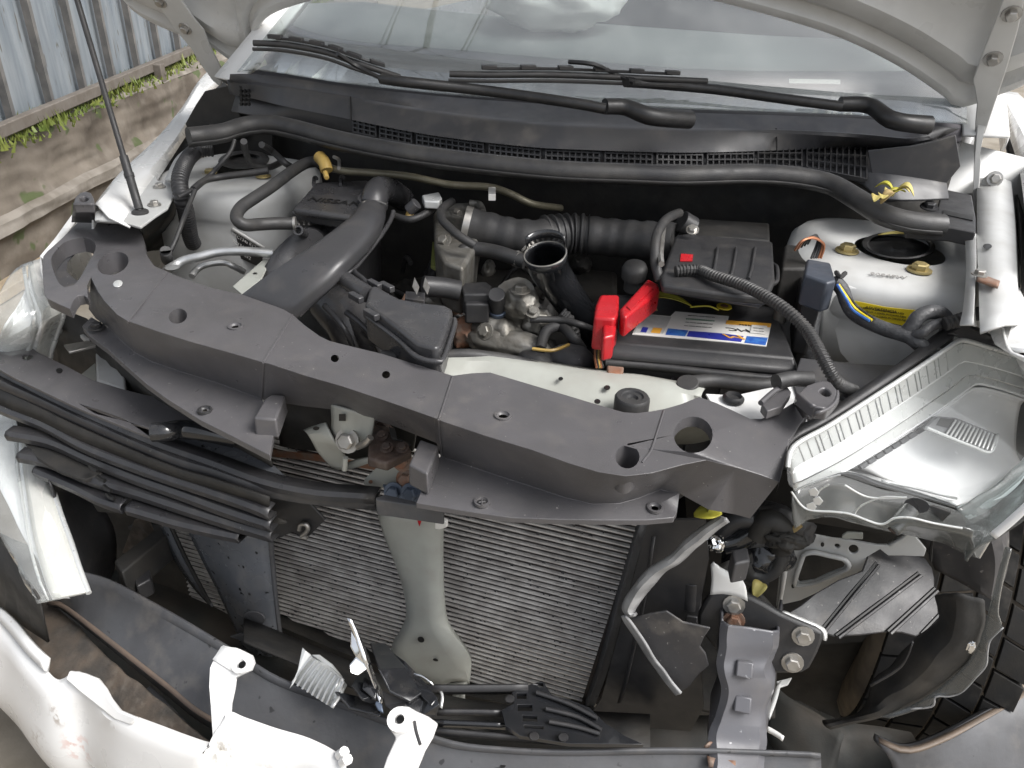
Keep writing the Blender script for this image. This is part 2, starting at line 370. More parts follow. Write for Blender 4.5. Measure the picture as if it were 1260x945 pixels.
A = V((-2.296, 1.549, 0)); B = V((-2.686, 3.223, 0)); wd = (B-A).normalized(); wn = V((wd.y, -wd.x, 0))   # wall direction, normal towards the car
def wpt(s, d, z): return A + wd*s + wn*d + V((0, 0, z))
wallroot = empty('retaining_wall', wpt(1.5, 0, 0), 'low crumbling mossy concrete wall carrying the blue-grey sheet fence', 'wall')
def rough_wall(name, prof, s0, s1, m, amp, parent):
    bm = bmesh.new(); ns = 150; vs = []
    rows = crs_lin(prof, 34)
    for i in range(ns+1):
        s = s0+(s1-s0)*i/ns; col = []
        for (d, z) in rows:
            p = wpt(s, d, z); q = V((s*2.3, z*3, d*3))
            off = mnoise.noise(q*1.6)*.6+mnoise.noise(q*4.5)*.35+mnoise.noise(q*11)*.22
            k = amp*(1 if z > .01 else 0)
            col.append(bm.verts.new(p + wn*off*k + V((0, 0, off*k*.25))))
        vs.append(col)
    for a, b in zip(vs, vs[1:]):
        for j in range(len(a)-1): bm.faces.new((a[j], a[j+1], b[j+1], b[j]))
    return from_bm(name, bm, m, parent, smooth=40)
def crs_lin(prof, n):
    p = [V((d, z, 0)) for d, z in prof]; cum = [0]
    for a, b in zip(p, p[1:]): cum.append(cum[-1]+(b-a).length)
    out = []
    for i in range(n):
        s = cum[-1]*i/(n-1); j = 0
        while j < len(cum)-2 and cum[j+1] < s: j += 1
        t = (s-cum[j])/(cum[j+1]-cum[j]); q = p[j].lerp(p[j+1], t); out.append((q.x, q.y))
    return out
rough_wall('ledge', [(-.62, .505), (-.3, .503), (-.12, .50), (-.02, .49), (0, .47)], -4, 6, conctop, .022, wallroot)
rough_wall('rough_face', [(0, .472), (.015, .40), (.02, .30), (.04, .245)], -4, 6, concrete, .05, wallroot)
rough_wall('broken_course', [(.03, .262), (.06, .24), (.065, .20)], -4, 6, conctop, .05, wallroot)
rough_wall('lower_face', [(.06, .215), (.04, .17), (.03, .08), (.03, 0)], -4, 6, concrete, .03, wallroot)
kb = empty('kerb_plank', wpt(0, .16, 0), 'pale timber edging lying at the foot of the concrete wall', 'edging')
kk = [wpt(-3, .02, .045), wpt(3, .05, .045), wpt(3, .12, .045), wpt(-3, .09, .045)]
block('plank', kk, .04, mat('edging_wood', (.34, .27, .18), .85, col2=(.24, .19, .13), nscale=16, amt=.8, bump=.3), kb)

# fence on the ledge
fd = .40     # set back from the wall edge
fr = empty('sheet_fence', wpt(1.5, -fd, .5), 'blue-grey sheet metal fence with upright ribs above the concrete wall', 'fence')
FA = at('z', 0, 155, .53); FB = at('z', 230, 60, .53); fdir = (FB-FA).normalized(); fn = V((fdir.y, -fdir.x, 0))
def fpt(s, d, z): return FA + fdir*s + fn*d + V((0, 0, z-.53))
rib_s = []
for px, py in ((-30, 160), (37, 132), (76, 113), (105, 101), (136, 87), (166, 74), (193, 62), (216, 50)):
    q = at('z', px, py, .53); rib_s.append((q-FA).dot(fdir))
ds = (rib_s[4]-rib_s[1])/3
rs = [rib_s[1]+ds*i for i in range(-6, 14)]
me_sheet = me_rib = None
for i, s in enumerate(rs):
    if i+1 < len(rs):
        if me_sheet is None:
            bm = bmesh.new(); prof = [(0, 0), (.12, 0), (.16, .012), (.24, .012), (.28, 0), (.5, .004), (.72, 0), (.76, .012), (.84, .012), (.88, 0), (1, 0)]
            lo = [bm.verts.new(fdir*(ds*(u-.5))+fn*v+V((0, 0, -1.03))) for u, v in prof]; hi = [bm.verts.new(v.co+V((0, 0, 1.93))) for v in lo]
            for a in range(len(lo)-1): bm.faces.new((lo[a], lo[a+1], hi[a+1], hi[a]))
            o = from_bm('sheet_panel', bm, sheet, fr, smooth=20); me_sheet = o.data
        else:
            o = bpy.data.objects.new('sheet_panel', me_sheet); COL.objects.link(o); o.parent = fr
        o.location = fpt(s+ds/2, 0, 1.49) - wl(fr)
    c = fpt(s, .03, 1.44)
    if me_rib is None:
        bm = bmesh.new(); box_bm(bm, (0, 0, 0), fdir*.011, fn*.014, V((0, 0, .93))); o = from_bm('upright_rib', bm, sheetrib, fr, bev=.003); me_rib = o.data
    else:
        o = bpy.data.objects.new('upright_rib', me_rib); COL.objects.link(o); o.parent = fr
    o.location = c - wl(fr)
bm = bmesh.new(); box_bm(bm, fpt(2, .075, .545), fdir*6, fn*.018, V((0, 0, .022))); from_bm('bottom_rail', bm, railm, fr, bev=.004)
for px, py in ((160, 85), (-60, 190), (330, 30)):
    q = at('z', px, py, .53); s = (q-FA).dot(fdir)
    bm = bmesh.new(); box_bm(bm, fpt(s, .11, .50), fdir*.028, fn*.02, V((0, 0, .06))); from_bm('rail_foot', bm, railm, fr, bev=.004)
# grass along the fence
bm = bmesh.new(); rnd = random.Random(3)
for i in range(9000):
    s = rnd.uniform(-1.8, 5.5); d = rnd.gauss(.02, .07)
    if d > .22 or d < -.2: continue
    p = fpt(s, d, .50); h = rnd.uniform(.012, .05)*(1.3 if mnoise.noise(V((s*3, d*6, 0))) > 0 else .5); a = rnd.uniform(0, 6.28); ww = rnd.uniform(.004, .009)
    x = V((math.cos(a), math.sin(a), 0)); ln = V((rnd.uniform(-.5, .5), rnd.uniform(-.5, .5), 1))*h
    v = [bm.verts.new(p-x*ww), bm.verts.new(p+x*ww), bm.verts.new(p+ln+x*ww*.2)]; bm.faces.new(v)
me = bpy.data.meshes.new('grass'); bm.to_mesh(me); bm.free()
g = link('grass', me, grassm, smooth=None); stuff(g); g['label'] = 'short green grass growing along the foot of the sheet fence'; g['category'] = 'grass'

# ================================================================= the car
car = empty('car', (0, .9, 0), 'white crashed car with its hood raised and front torn open', 'car')

# ---- hood
HP = V((0, .80, .955)); ha = math.radians(56); hdir = V((0, -math.cos(ha), math.sin(ha))); hn = V((0, -math.sin(ha), -math.cos(ha)))
hood_pl = Plane(HP, hn)
def huv(px, py):
    p = hood_pl(px, py); return (p.x, (p-HP).dot(hdir))
def hpt(u, v, h): return HP + V((u, 0, 0)) + hdir*v + hn*h
edge = [(-.93, .30), (-.90, .20), (-.88, .159), (-.866, .123), (-.81, .09), (-.743, .066), (-.70, .024), (-.66, .012), (-.637, .03), (-.615, .095), (-.558, .148), (-.443, .191),
        (-.25, .245), (-.05, .27), (.12, .262), (.246, .24), (.37, .211), (.453, .185), (.541, .143), (.613, .097), (.647, .074), (.69, .104), (.72, .13), (.77, .2), (.79, .3)]
ecols = crs([V((u, v, 0)) for u, v in edge], 110)
prof = [(0, -.010), (.003, .002), (.010, .005), (.020, .004), (.028, -.004), (.040, -.006), (.050, .004), (.058, .009), (.085, .010), (.095, .002), (.115, -.007), (.17, -.008), (.20, .004), (.24, .006), (.27, -.004), (.5, -.006), (.86, 0), (.865, -.02), (.5, -.03), (.1, -.024), (0, -.016)]
rows = []
for dv, h in prof:
    r = []
    for c in ecols:
        k = 1 - min(1, dv/.86)
        r.append(hpt(c.x*(1-.06*min(1, dv/.86)), c.y*k + (.12)*(1-k) + dv, h))
    rows.append(r)
hood = strip('hood', rows, hood_in, car, t=0, smooth=40)
def hood_arm(out, off, bolts):
    pl = hood_pl.off(off)
    o = plate('hood_hinge', PP(pl, out), .004, hood_in, hood, bev=.0015)
    for q in bolts: bolt(pl(*q), hn, .0085, steel, hood)
    return o
hood_arm('187,-6 219,-6 236,20 251,38 257,55 266,72 276,92 271,107 262,100 247,80 235,60 220,42 205,22', .026, [(197, 2), (228, 35)])
hood_arm('1236,-6 1262,-6 1252,40 1238,88 1222,135 1206,182 1198,189 1200,150 1202,128 1197,98 1211,60 1226,22', .026, [(1245, 17), (1222, 72)])
# hinge foot that carries on down to the inner wing on each side
plate('hood_hinge', P('y', .74, '1203,150 1213,153 1206,188 1207,205 1203,262 1197,262 1199,190'), .004, hood_in, hood)
plate('hood_hinge', P('y', .76, '1208,222 1218,214 1228,216 1231,266 1206,266 1204,240'), .004, hood_in, hood)
for q in ((1224, 220), (1224, 253)): bolt(at('y', *q, .755), (0, -1, .3), .008, steel, hood)
# ---- windscreen, dash, cabin
ga = math.radians(31); gd = V((0, math.cos(ga), math.sin(ga)))
gbase = crs(P('z', 1.0, '292,88 320,86 370,93 420,101 500,110 560,116 640,121 700,125 840,133 960,137 1060,141 1120,147 1190,152'), 40)
def grow(s, bulge=.6): return [p + gd*s + V((p.x*(-.10*s), (.75-p.y)*bulge*min(1, s), -.03*s*s)) for p in gbase]
ws = strip('windscreen', [grow(s) for s in (0, .1, .2, .3, .4, .5, .6, .7, .8, .9)], glass, car, t=.004, smooth=180)
def drow(off, dy, dz): return [p + V((0, off+dy, dz)) for p in gbase]
da = strip('dashboard', [drow(.01, 0, -.03), drow(.01, .02, -.012), drow(.01, .06, -.006), drow(0, .10, -.004)], dashm, car, t=.006)
back = [V((p.x, max(p.y+.10, .70+.10*abs(p.x)), 1.0-.004)) for p in gbase]
dline = crs(P('z', .995, '300,10 345,28 420,50 560,63 700,75 840,86 960,89 1110,89 1190,86 1260,82'), 40)
strip('dash_front_strip', [drow(0, .098, -.005), [a.lerp(b, .6)+V((0, 0, .0)) for a, b in zip(drow(0, .1, -.005), dline)], dline], dashm, da, t=.004)
far = [V((p.x*1.0, 1.42, 1.03)) for p in gbase]
strip('dash_pad', [[p+V((0, .001, .002)) for p in dline], [p.lerp(q, .3)+V((0, 0, .012)) for p, q in zip(dline, far)], [p.lerp(q, .7)+V((0, 0, .02)) for p, q in zip(dline, far)], far, [q+V((0, .05, -.3)) for q in far]], dashp, da, t=.004)
plate('vin_plate', P('z', 1.004, '971,97 1034,98 1034,103 971,102'), .001, paper, da, bev=0)
# deflated airbag lump
bagc = at('z', 682, 2, 1.09)
bm = bmesh.new(); bmesh.ops.create_uvsphere(bm, u_segments=40, v_segments=24, radius=1)
for v in bm.verts:
    q = v.co.copy(); d = 1 + .22*mnoise.noise(q*2.2) + .07*mnoise.noise(q*7)
    v.co = V((q.x*.15*d, q.y*.10*d, q.z*.06*d)) + bagc
bag = from_bm('airbag', bm, bagm, None, smooth=180); tag(bag, 'crumpled white airbag lying on the dash behind the windscreen', 'airbag')
# cabin: pillars, roof, seat back wall, doors (mostly outside the picture)
for sx in (-1, 1):
    i = 0 if sx < 0 else -1
    pil = [grow(s)[i] for s in (0, .3, .6, .9)]
    strip('pillar', [[p+V((sx*.002, .01, -.02)) for p in pil], [p+V((sx*.07, .03, -.02)) for p in pil], [p+V((sx*.09, .12, -.06)) for p in pil]], white, car, t=.006)
top = grow(.9)
strip('roof_panel', [[p+V((0, .003, 0)) for p in top], [V((p.x, p.y+.5, p.z+.10)) for p in top], [V((p.x, 3.2, 1.50)) for p in top]], white, car, t=.006)
box('rear_bulkhead', (0, 2.6, .85), (.70, .02, .58), dashm, car)
for sx in (-1, 1): strip('door', [[V((sx*.78, y, z)) for y in (1.25, 2.0, 3.2)] for z in (.22, .5, .98)], white, car, t=.02)
# ---- cowl
ca = P('z', .996, '283,92 320,92 370,98 420,106 500,115 560,121 640,127 700,131 840,139 960,143 1060,147 1120,153 1180,158')
cb = P('z', .982, '281,98 315,102 350,107 420,118 487,130 553,140 640,151 700,155 840,159 960,161 1060,166 1120,171 1150,166')
cc = P('z', .955, '283,115 318,122 350,130 420,144 487,158 553,169 640,179 700,183 840,187 960,184 1060,181 1110,183 1160,186')
cz = P('z', .930, '276,140 310,146 350,150 420,165 487,180 553,191 640,203 700,207 840,212 960,213 1050,226 1090,250 1170,250')
cowl = strip('cowl_panel', [ca, [a.lerp(b, .7)+V((0, 0, -.006)) for a, b in zip(ca, cb)], cb, [a.lerp(b, .12)+V((0, -.004, 0)) for a, b in zip(cb, cc)], cc, [a.lerp(b, .12)+V((0, .022, 0)) for a, b in zip(cc, cz)], [p+V((0, .022, 0)) for p in cz]], cowlm, car, n=70, t=.003, smooth=40)
# seam on the lip
for q in ((431, 122), (955, 161)):
    tube('panel_seam', [at('z', q[0], q[1]-3, .984), at('z', q[0]+1, q[1]+25, .957)], .0012, inkg, cowl, k=6, n=2)
# vent lattices between lip and seal
def lattice(a, b, c, d, nx, ny, parent, name='vent_grille', r=.0012):
    """a-b upper edge, d-c lower edge"""
    bm = bmesh.new()
    nrm = newell([a, b, c, d]); 
    if nrm.dot(CAM-a) < 0: nrm = -nrm
    for i in range(nx+1):
        t = i/nx; p, q = a.lerp(b, t), d.lerp(c, t); m = (p+q)/2; box_bm(bm, m+nrm*.003, (q-p)/2, (b-a).normalized()*r, nrm*.003)
    for j in range(ny+1):
        t = j/ny; p, q = a.lerp(d, t), b.lerp(c, t); m = (p+q)/2; box_bm(bm, m+nrm*.0035, (q-p)/2, (d-a).normalized()*r, nrm*.003)
    return from_bm(name, bm, blackp, parent, smooth=None)
def cowl_at(px, up):                       # a point on the vent face, up=0 upper edge .. 1 lower edge
    def y_of(s, x):
        l = nums(s)
        for p, q in zip(l, l[1:]):
            if p[0] <= x <= q[0]: t = (x-p[0])/(q[0]-p[0]); return p[1]+(q[1]-p[1])*t
        return l[-1][1]
    u = at('z', px, y_of('283,115 350,130 420,144 487,158 553,169 640,179 700,183 840,187 960,184 1060,181 1110,183 1160,186', px), .955)
    l = at('z', px, y_of('276,140 350,150 420,165 487,180 553,191 640,203 700,207 840,212 960,213 1050,226 1090,250 1170,250', px), .930)
    return u.lerp(l, up) + V((0, .012, 0))
for x0, x1 in ((433, 461), (466, 505), (511, 593), (600, 663), (669, 735), (742, 800), (806, 862), (868, 925), (931, 985), (992, 1066)):
    nx = max(3, int((x1-x0)/7)); lattice(cowl_at(x0, .08), cowl_at(x1, .08), cowl_at(x1, .86), cowl_at(x0, .86), nx, 3, cowl)
# small square vents at the left end of the cowl
bm = bmesh.new()
for i in range(3):
    for j in range(5):
        p = at('z', 297+i*4.6, 107+j*5.2, .972-.004*j); box_bm(bm, p, (.0022, 0, 0), (0, .002, .001), (0, -.001, .0025))
from_bm('vent_slots', bm, inkg, cowl, smooth=None)
plate('cowl_end_cap', P('y', .60, '1068,186 1122,180 1150,174 1176,166 1182,205 1160,232 1120,246 1092,250 1076,236'), .006, cowlm, cowl)
strip('cowl_corner', [P('z', .975, '1122,172 1150,166 1180,152'), P('z', .965, '1120,182 1150,190 1183,176'), P('z', .93, '1128,222 1148,232 1160,222')], cowlm, cowl, n=10, t=.004)
pell_c = pell(lambda x, y: at('z', x, y, .971), 1167, 181, 4.5, 9, 0); 
tube('cowl_slot_ring', pell_c+[pell_c[0]], .0012, inkg, cowl, k=6, n=24)
plate('gap_backing', P('y', .68, '268,130 335,150 335,205 258,205'), .004, dark, car)  # black sheet added behind the cowl gap in place of its shade
# ---- weather seal along the cowl
sp = [(232, 168, .935), (250, 166, .935), (275, 163, .938), (300, 155, .942), (330, 152, .945), (362, 158, .945), (420, 173, .944), (490, 187, .942), (560, 197, .942), (640, 206, .942), (700, 211, .942), (780, 214, .942), (840, 216, .942), (920, 214, .942), (975, 217, .94), (1020, 226, .935), (1056, 246, .93), (1086, 264, .924), (1122, 274, .92), (1160, 277, .918)]
seal = tube('weather_seal', [at('z', *q) for q in sp], .0145, sealm, car, k=14, n=90)
strip('seal_lip', [[at('z', q[0], q[1]+8, q[2]-.004) for q in sp], [at('z', q[0], q[1]+13, q[2]-.012) for q in sp]], rubber, seal, n=60, t=.002)
block('seal_end_bracket', P('z', .915, '1153,258 1160,232 1196,240 1201,268 1201,286 1172,280 1118,276 1116,264'), .02, blackp, seal, bev=.002)
plate('bracket_slot', P('z', .9165, '1161,258 1197,266 1197,271 1160,263'), .002, inkg, seal, bev=0)
bolt(at('z', 1143, 255, .918), (0, -.2, 1), .008, blackp, seal, name='push_clip')
# ---- firewall and bay floor (dark)
strip('firewall', [[V((x, .70+.06*abs(x), z)) for x in (-.66, -.3, 0, .3, .66)] for z in (.945, .80, .6, .3)], dark, car, n=20, t=.006, jag=.012)
strip('bay_floor', [[V((x, y, .33+.06*mnoise.noise(V((x*6, y*6, 1))))) for x in [-.52+.052*i for i in range(21)]] for y in [.08+.05*j for j in range(13)]], dark, car, t=.006)
# ---- strut towers
def tower(cx, cy, zt, r, parent, sq=3.2, zb=.5, sgn=1):
    secs = []
    for (k, z) in ((.40, zt-.003), (.42, zt), (.80, zt-.001), (.92, zt-.006), (.985, zt-.016), (1.0, zt-.03), (1.0, zt-.048), (.985, zt-.055), (.97, zt-.06), (.985, zt-.075), (1.0, zt-.2), (1.02, zb)):
        s = []
        for i in range(48):
            a = 2*math.pi*i/48; c, q = math.cos(a), math.sin(a); e = 2 if k < .7 else sq
            f = (abs(c)**e+abs(q)**e)**(-1/e); s.append(V((cx+r*k*f*c, cy+r*k*f*q, z)))
        secs.append(s)
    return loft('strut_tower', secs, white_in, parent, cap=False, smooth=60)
mR = at('z', 1106, 302, .866)
tR = tower(mR.x+.0, mR.y-.015, .866, .150, car)
print('towerR', mR)
cap = loft('strut_mount', [pell(lambda x, y: at('z', x, y, .855), 1106, 302, 46*k, 17*k, 3, 24) for k in (1.0,)] + [pell(lambda x, y: at('z', x, y, .855+h), 1106, 302, 46*k, 17*k, 3, 24) for k, h in ((.97, .016), (.86, .018), (.8, .008), (.5, .012), (.3, .016), (.1, .017))], rubber, tR)
for q in ((1042, 309), (1131, 333), (1160, 291)): bolt(at('z', *q, .867), (0, 0, 1), .0105, brass, tR)
text('chalk_lettering', '90848W', at('z', 1092, 339, .8672), V((1, .12, -.02)), V((-.1, 1, 0)), .0095, chalk, tR, shear=.3)
# tower front apron panel with the yellow warning label
apy = plane3(at('y', 1010, 420, .37), at('y', 1125, 440, .34), at('y', 1120, 380, .352))
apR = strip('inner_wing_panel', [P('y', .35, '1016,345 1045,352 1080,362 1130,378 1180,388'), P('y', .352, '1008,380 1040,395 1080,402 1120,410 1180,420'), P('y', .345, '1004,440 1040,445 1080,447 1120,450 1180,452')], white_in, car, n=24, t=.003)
labR = lambda x, y: at('y', x, y, .338)
lb = plate('warning_label', [labR(*q) for q in ((1050, 370), (1090, 378), (1128, 382), (1126, 404), (1090, 396), (1052, 385))], .0008, yel, car, bev=0)
lx = (labR(1124, 382)-labR(1054, 371)); ly = labR(1088, 377)-labR(1088, 395)
text('label_lettering', 'ADVERTENCIA', labR(1084, 381)-V((0, .0006, 0)), lx, ly, .0042, ink, lb)
for j in range(3):
    a, b = labR(1058+j*2, 378+j*4.2), labR(1112+j*3, 386+j*4.4)
    text('label_lettering', 'LA SERIE DE LA CORREA EN CUANTO PUEDE', (a+b)/2-V((0, .0006, 0)), b-a, ly, .0024, ink, lb, wide=.80)
# flanges beside the tower, inner rail and front right fender
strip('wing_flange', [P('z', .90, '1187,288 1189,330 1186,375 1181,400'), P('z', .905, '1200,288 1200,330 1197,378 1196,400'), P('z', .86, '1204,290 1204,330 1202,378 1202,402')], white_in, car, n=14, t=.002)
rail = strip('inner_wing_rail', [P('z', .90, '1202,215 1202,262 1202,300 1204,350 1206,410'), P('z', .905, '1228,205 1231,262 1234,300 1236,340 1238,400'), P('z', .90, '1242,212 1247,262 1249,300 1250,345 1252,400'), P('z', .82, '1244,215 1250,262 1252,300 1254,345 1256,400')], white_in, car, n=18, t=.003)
loft('rail_hole', [pell(lambda x, y: at('z', x, y, h), 1215, 303, 5.5, 3.3, 0) for h in (.905, .9085)], inkg, rail)
strip('rail_stiffener', [P('z', .907, '1203,337 1230,347'), P('z', .912, '1202,345 1228,354')], rust, rail, n=8, t=.003)
bolt(at('z', 1205, 338, .912), (0, 0, 1), .006, steel, rail)
fq_ = crs(P('z', .935, '1232,112 1246,140 1260,168 1272,200 1282,250 1290,310'), 24)
fR = strip('fender', [crs(P('z', .915, '1224,118 1236,150 1248,185 1256,215 1262,260 1266,310'), 24), fq_, [p+V((.035, 0, -.002)) for p in fq_], [p+V((.075, 0, -.03)) for p in fq_], [p+V((.10, 0, -.10)) for p in fq_], [p+V((.11, 0, -.25)) for p in fq_], [p+V((.11, 0, -.45)) for p in fq_]], white, car, n=24, t=.003)
brk = strip('torn_fender_end', [P('z', .865, '1219,383 1217,396 1221,412 1226,425'), P('z', .875, '1226,370 1231,390 1236,412 1240,432'), P('z', .885, '1234,350 1248,375 1256,405 1264,432'), P('z', .87, '1262,360 1270,385 1280,405 1290,430'), P('z', .80, '1300,375 1310,395 1320,420 1330,450')], white, car, n=12, t=.004, rowsub=10, jag=.002)
tube('torn_edge_lip', P('z', .893, '1219,385 1226,369 1235,350 1239,354'), .0035, white, brk, k=8)
# dark void behind rail, its shade made as a black sheet
strip('liner_and_gap_shade', [P('z', .88, '1230,150 1244,205 1254,262 1257,330 1260,400'), P('z', .70, '1260,160 1268,215 1275,265 1282,330 1290,400')], dark, car, n=10, t=.003)
# ---- left side
mL = at('z', 287, 207, .852)
tL = tower(mL.x+.01, mL.y+.0, .852, .128, car, zb=.45)
for k, (a, b, z) in enumerate(((300, 197, .853),)):
    loft('strut_mount', [pell(lambda x, y: at('z', x, y, z-.004), a, b, 32, 12, -3, 24), pell(lambda x, y: at('z', x, y, z+.012), a, b, 30, 11, -3, 24), pell(lambda x, y: at('z', x, y, z+.012), a, b, 22, 8, -3, 24), pell(lambda x, y: at('z', x, y, z+.004), a, b, 16, 6, -3, 24)], rubber, tL)
bolt(at('z', 324, 217, .854), (0, 0, 1), .0085, brass, tL); bolt(at('z', 258, 214, .85), (0, 0, 1), .0085, brass, tL)
st = plate('sticker', P('y', .375, '283,282 287,281 324,306 322,330 296,318 274,305'), .001, ink, tL, bev=0)
strip('sticker_edge', [P('y', .373, '284,283 324,307'), P('y', .373, '287,280 326,304')], paper, tL, n=6, t=.001)
for j in range(3):
    a, b = at('y', 288-j*3, 289+j*7, .3735), at('y', 312-j*3, 303+j*7, .3735)
    text('sticker_lettering', 'HFC134a R12', (a+b)/2, b-a, at('y', 290, 280, .37)-at('y', 288, 300, .37), .006, paper, tL)
fo_ = crs(P('z', .855, '116,254 148,214 194,170 225,132 243,103 260,84'), 40)
fl = strip('fender', [[p+V((-.03, 0, -.34)) for p in fo_], [p+V((-.03, 0, -.14)) for p in fo_], [p+V((-.016, 0, -.045)) for p in fo_], [p+V((-.005, 0, -.010)) for p in fo_], fo_, P('z', .864, '119,252 153,215 199,171 228,133 245,105 262,88'), P('z', .862, '134,268 170,226 206,184 233,144 250,113 268,96'), P('z', .850, '160,280 182,242 214,190 240,149 256,119 274,101')], white, car, n=40, t=.003)
plate('gap_backing', P('y', .66, '252,112 288,104 300,170 236,172 228,152 240,130'), .004, dark, car)  # added black plate, stands in for the shade below the cowl end
strip('gap_backing', [[V((.55, .76, .95)), V((.66, .80, .96)), V((.84, .82, .93))], [V((.55, .76, .5)), V((.66, .80, .5)), V((.84, .82, .5))]], white_in, car, t=.004)
strip('fender_flange', [P('z', .855, '118,262 150,243 185,212'), P('z', .853, '117,271 152,270 172,279'), P('z', .848, '172,280 197,256 214,234'), P('z', .85, '150,240 172,232 190,208')][:2]+[P('z', .847, '120,273 152,276 172,281')], white_in, fl, n=10, t=.003)
pt = plate('wing_bracket', P('z', .856, '121,270 150,238 187,205 194,222 214,228 216,236 206,256 192,265 173,279 150,272'), .004, white_in, car)
for q in ((196, 230), (190, 252)): bolt(at('z', *q, .857), (0, 0, 1), .0065, steel, pt)
strip('wing_flange', [P('z', .86, '203,222 217,194 237,178'), P('z', .872, '209,224 222,197 241,180'), P('z', .84, '212,226 226,198 243,184')], white_in, car, n=12, t=.002)
strip('liner_and_gap_shade', [P('z', .82, '186,212 196,190 220,165 240,140 256,108 274,100'), P('z', .80, '198,224 214,198 236,176 262,158 280,140 284,110'), P('z', .70, '205,224 222,200 242,178 268,160 284,140 288,110')], dark, car, n=14, t=.003)  # black sheet imitates the shaded gap inside the fender
plate('wing_corner_plate', P('z', .88, '250,158 272,142 282,138 285,150 268,160'), .004, cowlm, car)
# inner wing left: dark area between bracket and tower
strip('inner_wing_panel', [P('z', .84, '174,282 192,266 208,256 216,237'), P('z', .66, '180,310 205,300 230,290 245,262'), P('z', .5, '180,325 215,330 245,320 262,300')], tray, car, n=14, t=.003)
# ---- prop rod
r0 = at('z', 173, 263, .855); r1 = at('y', 95, 0, .345); rd = (r1-r0)
rod = tube('prop_rod', [r0, r0+rd*.5, r1, r0+rd*1.9], .0042, rubber, car, k=10, n=12)
tube('rod_grip', [r0+rd*.02, r0+rd*.27], .0062, rubber, rod, k=12, n=3)
tube('rod_grip_collar', [r0+rd*.17, r0+rd*.19], .0072, rubber, rod, k=12, n=3)
loft('rod_grommet', [circ(r0+V((0, 0, h)), (0, 0, 1), r, 16) for h, r in ((-.004, .012), (.004, .012), (.006, .009))], rubber, rod)
# ---- wipers
def wiper(arm, head, blade, thin, pz):
    w_ = tube('wiper', [at('z', *q) for q in arm], .0075, wiperm, car, k=8, n=30)
    for v in w_.data.vertices: pass
    tube('wiper_joint', [at('z', *q) for q in head], (.011, .0135), wiperm, w_, k=12, n=14)
    tube('wiper_link', [at('z', *q) for q in thin], .0034, wiperm, w_, k=6, n=10)
    a, b = at('z', *blade[0]), at('z', *blade[-1])
    bl = tube('wiper_blade', [at('z', *q) for q in blade], .0045, rubber, w_, k=8, n=30)
    pl = crs([at('z', *q) for q in blade], 15)
    for i, p in enumerate(pl[1:-1]):
        t = (pl[i+2]-pl[i]).normalized(); n_ = t.cross(V((0, 0, 1))).normalized()
        if i % 2:
            bm = bmesh.new(); box_bm(bm, p+V((0, 0, .010)), t*.011, n_*.005, V((0, 0, .003))); from_bm('blade_clip', bm, blackp, w_, bev=.001)
    tube('blade_spine', [p+V((0, 0, .008)) for p in pl[2:-2]], .0022, blackp, w_, k=6, n=20)
    tube('blade_rubber', [p+V((0, -.004, -.008)) for p in pl], .0028, rubber, w_, k=6, n=20)
    return w_
wiper([(745, 134, 1.03), (700, 126, 1.035), (600, 112, 1.04), (500, 101, 1.05), (470, 97, 1.05)],
      [(744, 131, 1.03), (770, 132, 1.028), (800, 143, 1.02), (848, 147, 1.01)],
      [(312, 53, 1.075), (350, 55, 1.075), (400, 64, 1.07), (440, 78, 1.06), (492, 95, 1.04)],
      [(470, 97, 1.05), (440, 82, 1.06), (415, 66, 1.08)], 1.04)
wiper([(1036, 131, 1.03), (960, 121, 1.035), (880, 110, 1.04), (800, 103, 1.045), (770, 101, 1.05)],
      [(1034, 128, 1.03), (1070, 130, 1.03), (1098, 148, 1.02), (1143, 154, 1.015)],
      [(553, 91, 1.06), (600, 92, 1.06), (680, 92, 1.06), (760, 95, 1.055), (870, 100, 1.05)],
      [(780, 102, 1.05), (755, 90, 1.06), (730, 79, 1.075), (700, 76, 1.075)], 1.04)
# ---- overhead cables that the windscreen mirrors
gn = V((0, -math.sin(ga), math.cos(ga)))
def mirror(px, py, H):
    p = at('z', px, py, 1.0); k = 0
    for _ in range(12):                      # meet the sloping glass near this picture point
        yb = min(gbase, key=lambda q: abs(q.x-p.x)).y
        pl = Plane(V((0, yb, 1.0)), gn); p = pl(px, py)
    d = (p-CAM).normalized(); r = d - gn*2*d.dot(gn)
    return p + r*((H-p.z)/r.z)
CABLES = ['thickest dark overhead cable, the boldest line mirrored in the windscreen', 'thin overhead cable mirrored to the right of the thick one above the centre wiper', 'thin overhead cable mirrored farthest right in the windscreen', 'faint overhead cable mirrored just left of the thick one', 'faint overhead cable mirrored farthest left in the windscreen']
for k, (a, b, c, d, H, rr) in enumerate(((500, 0, 487, 90, 6.0, .032), (570, 0, 537, 97, 6.4, .022), (588, 0, 563, 83, 6.8, .020), (431, 0, 423, 63, 6.2, .018), (416, 0, 409, 55, 6.6, .016))):
    p, q = mirror(a, b, H), mirror(c, d, H); t = (q-p).normalized()
    o = tube('overhead_cable', [p-t*9, p, q, q+t*9], rr, rubber, None, k=8, n=8)
    tag(o, CABLES[k], 'cable', 'overhead cables mirrored in the windscreen')
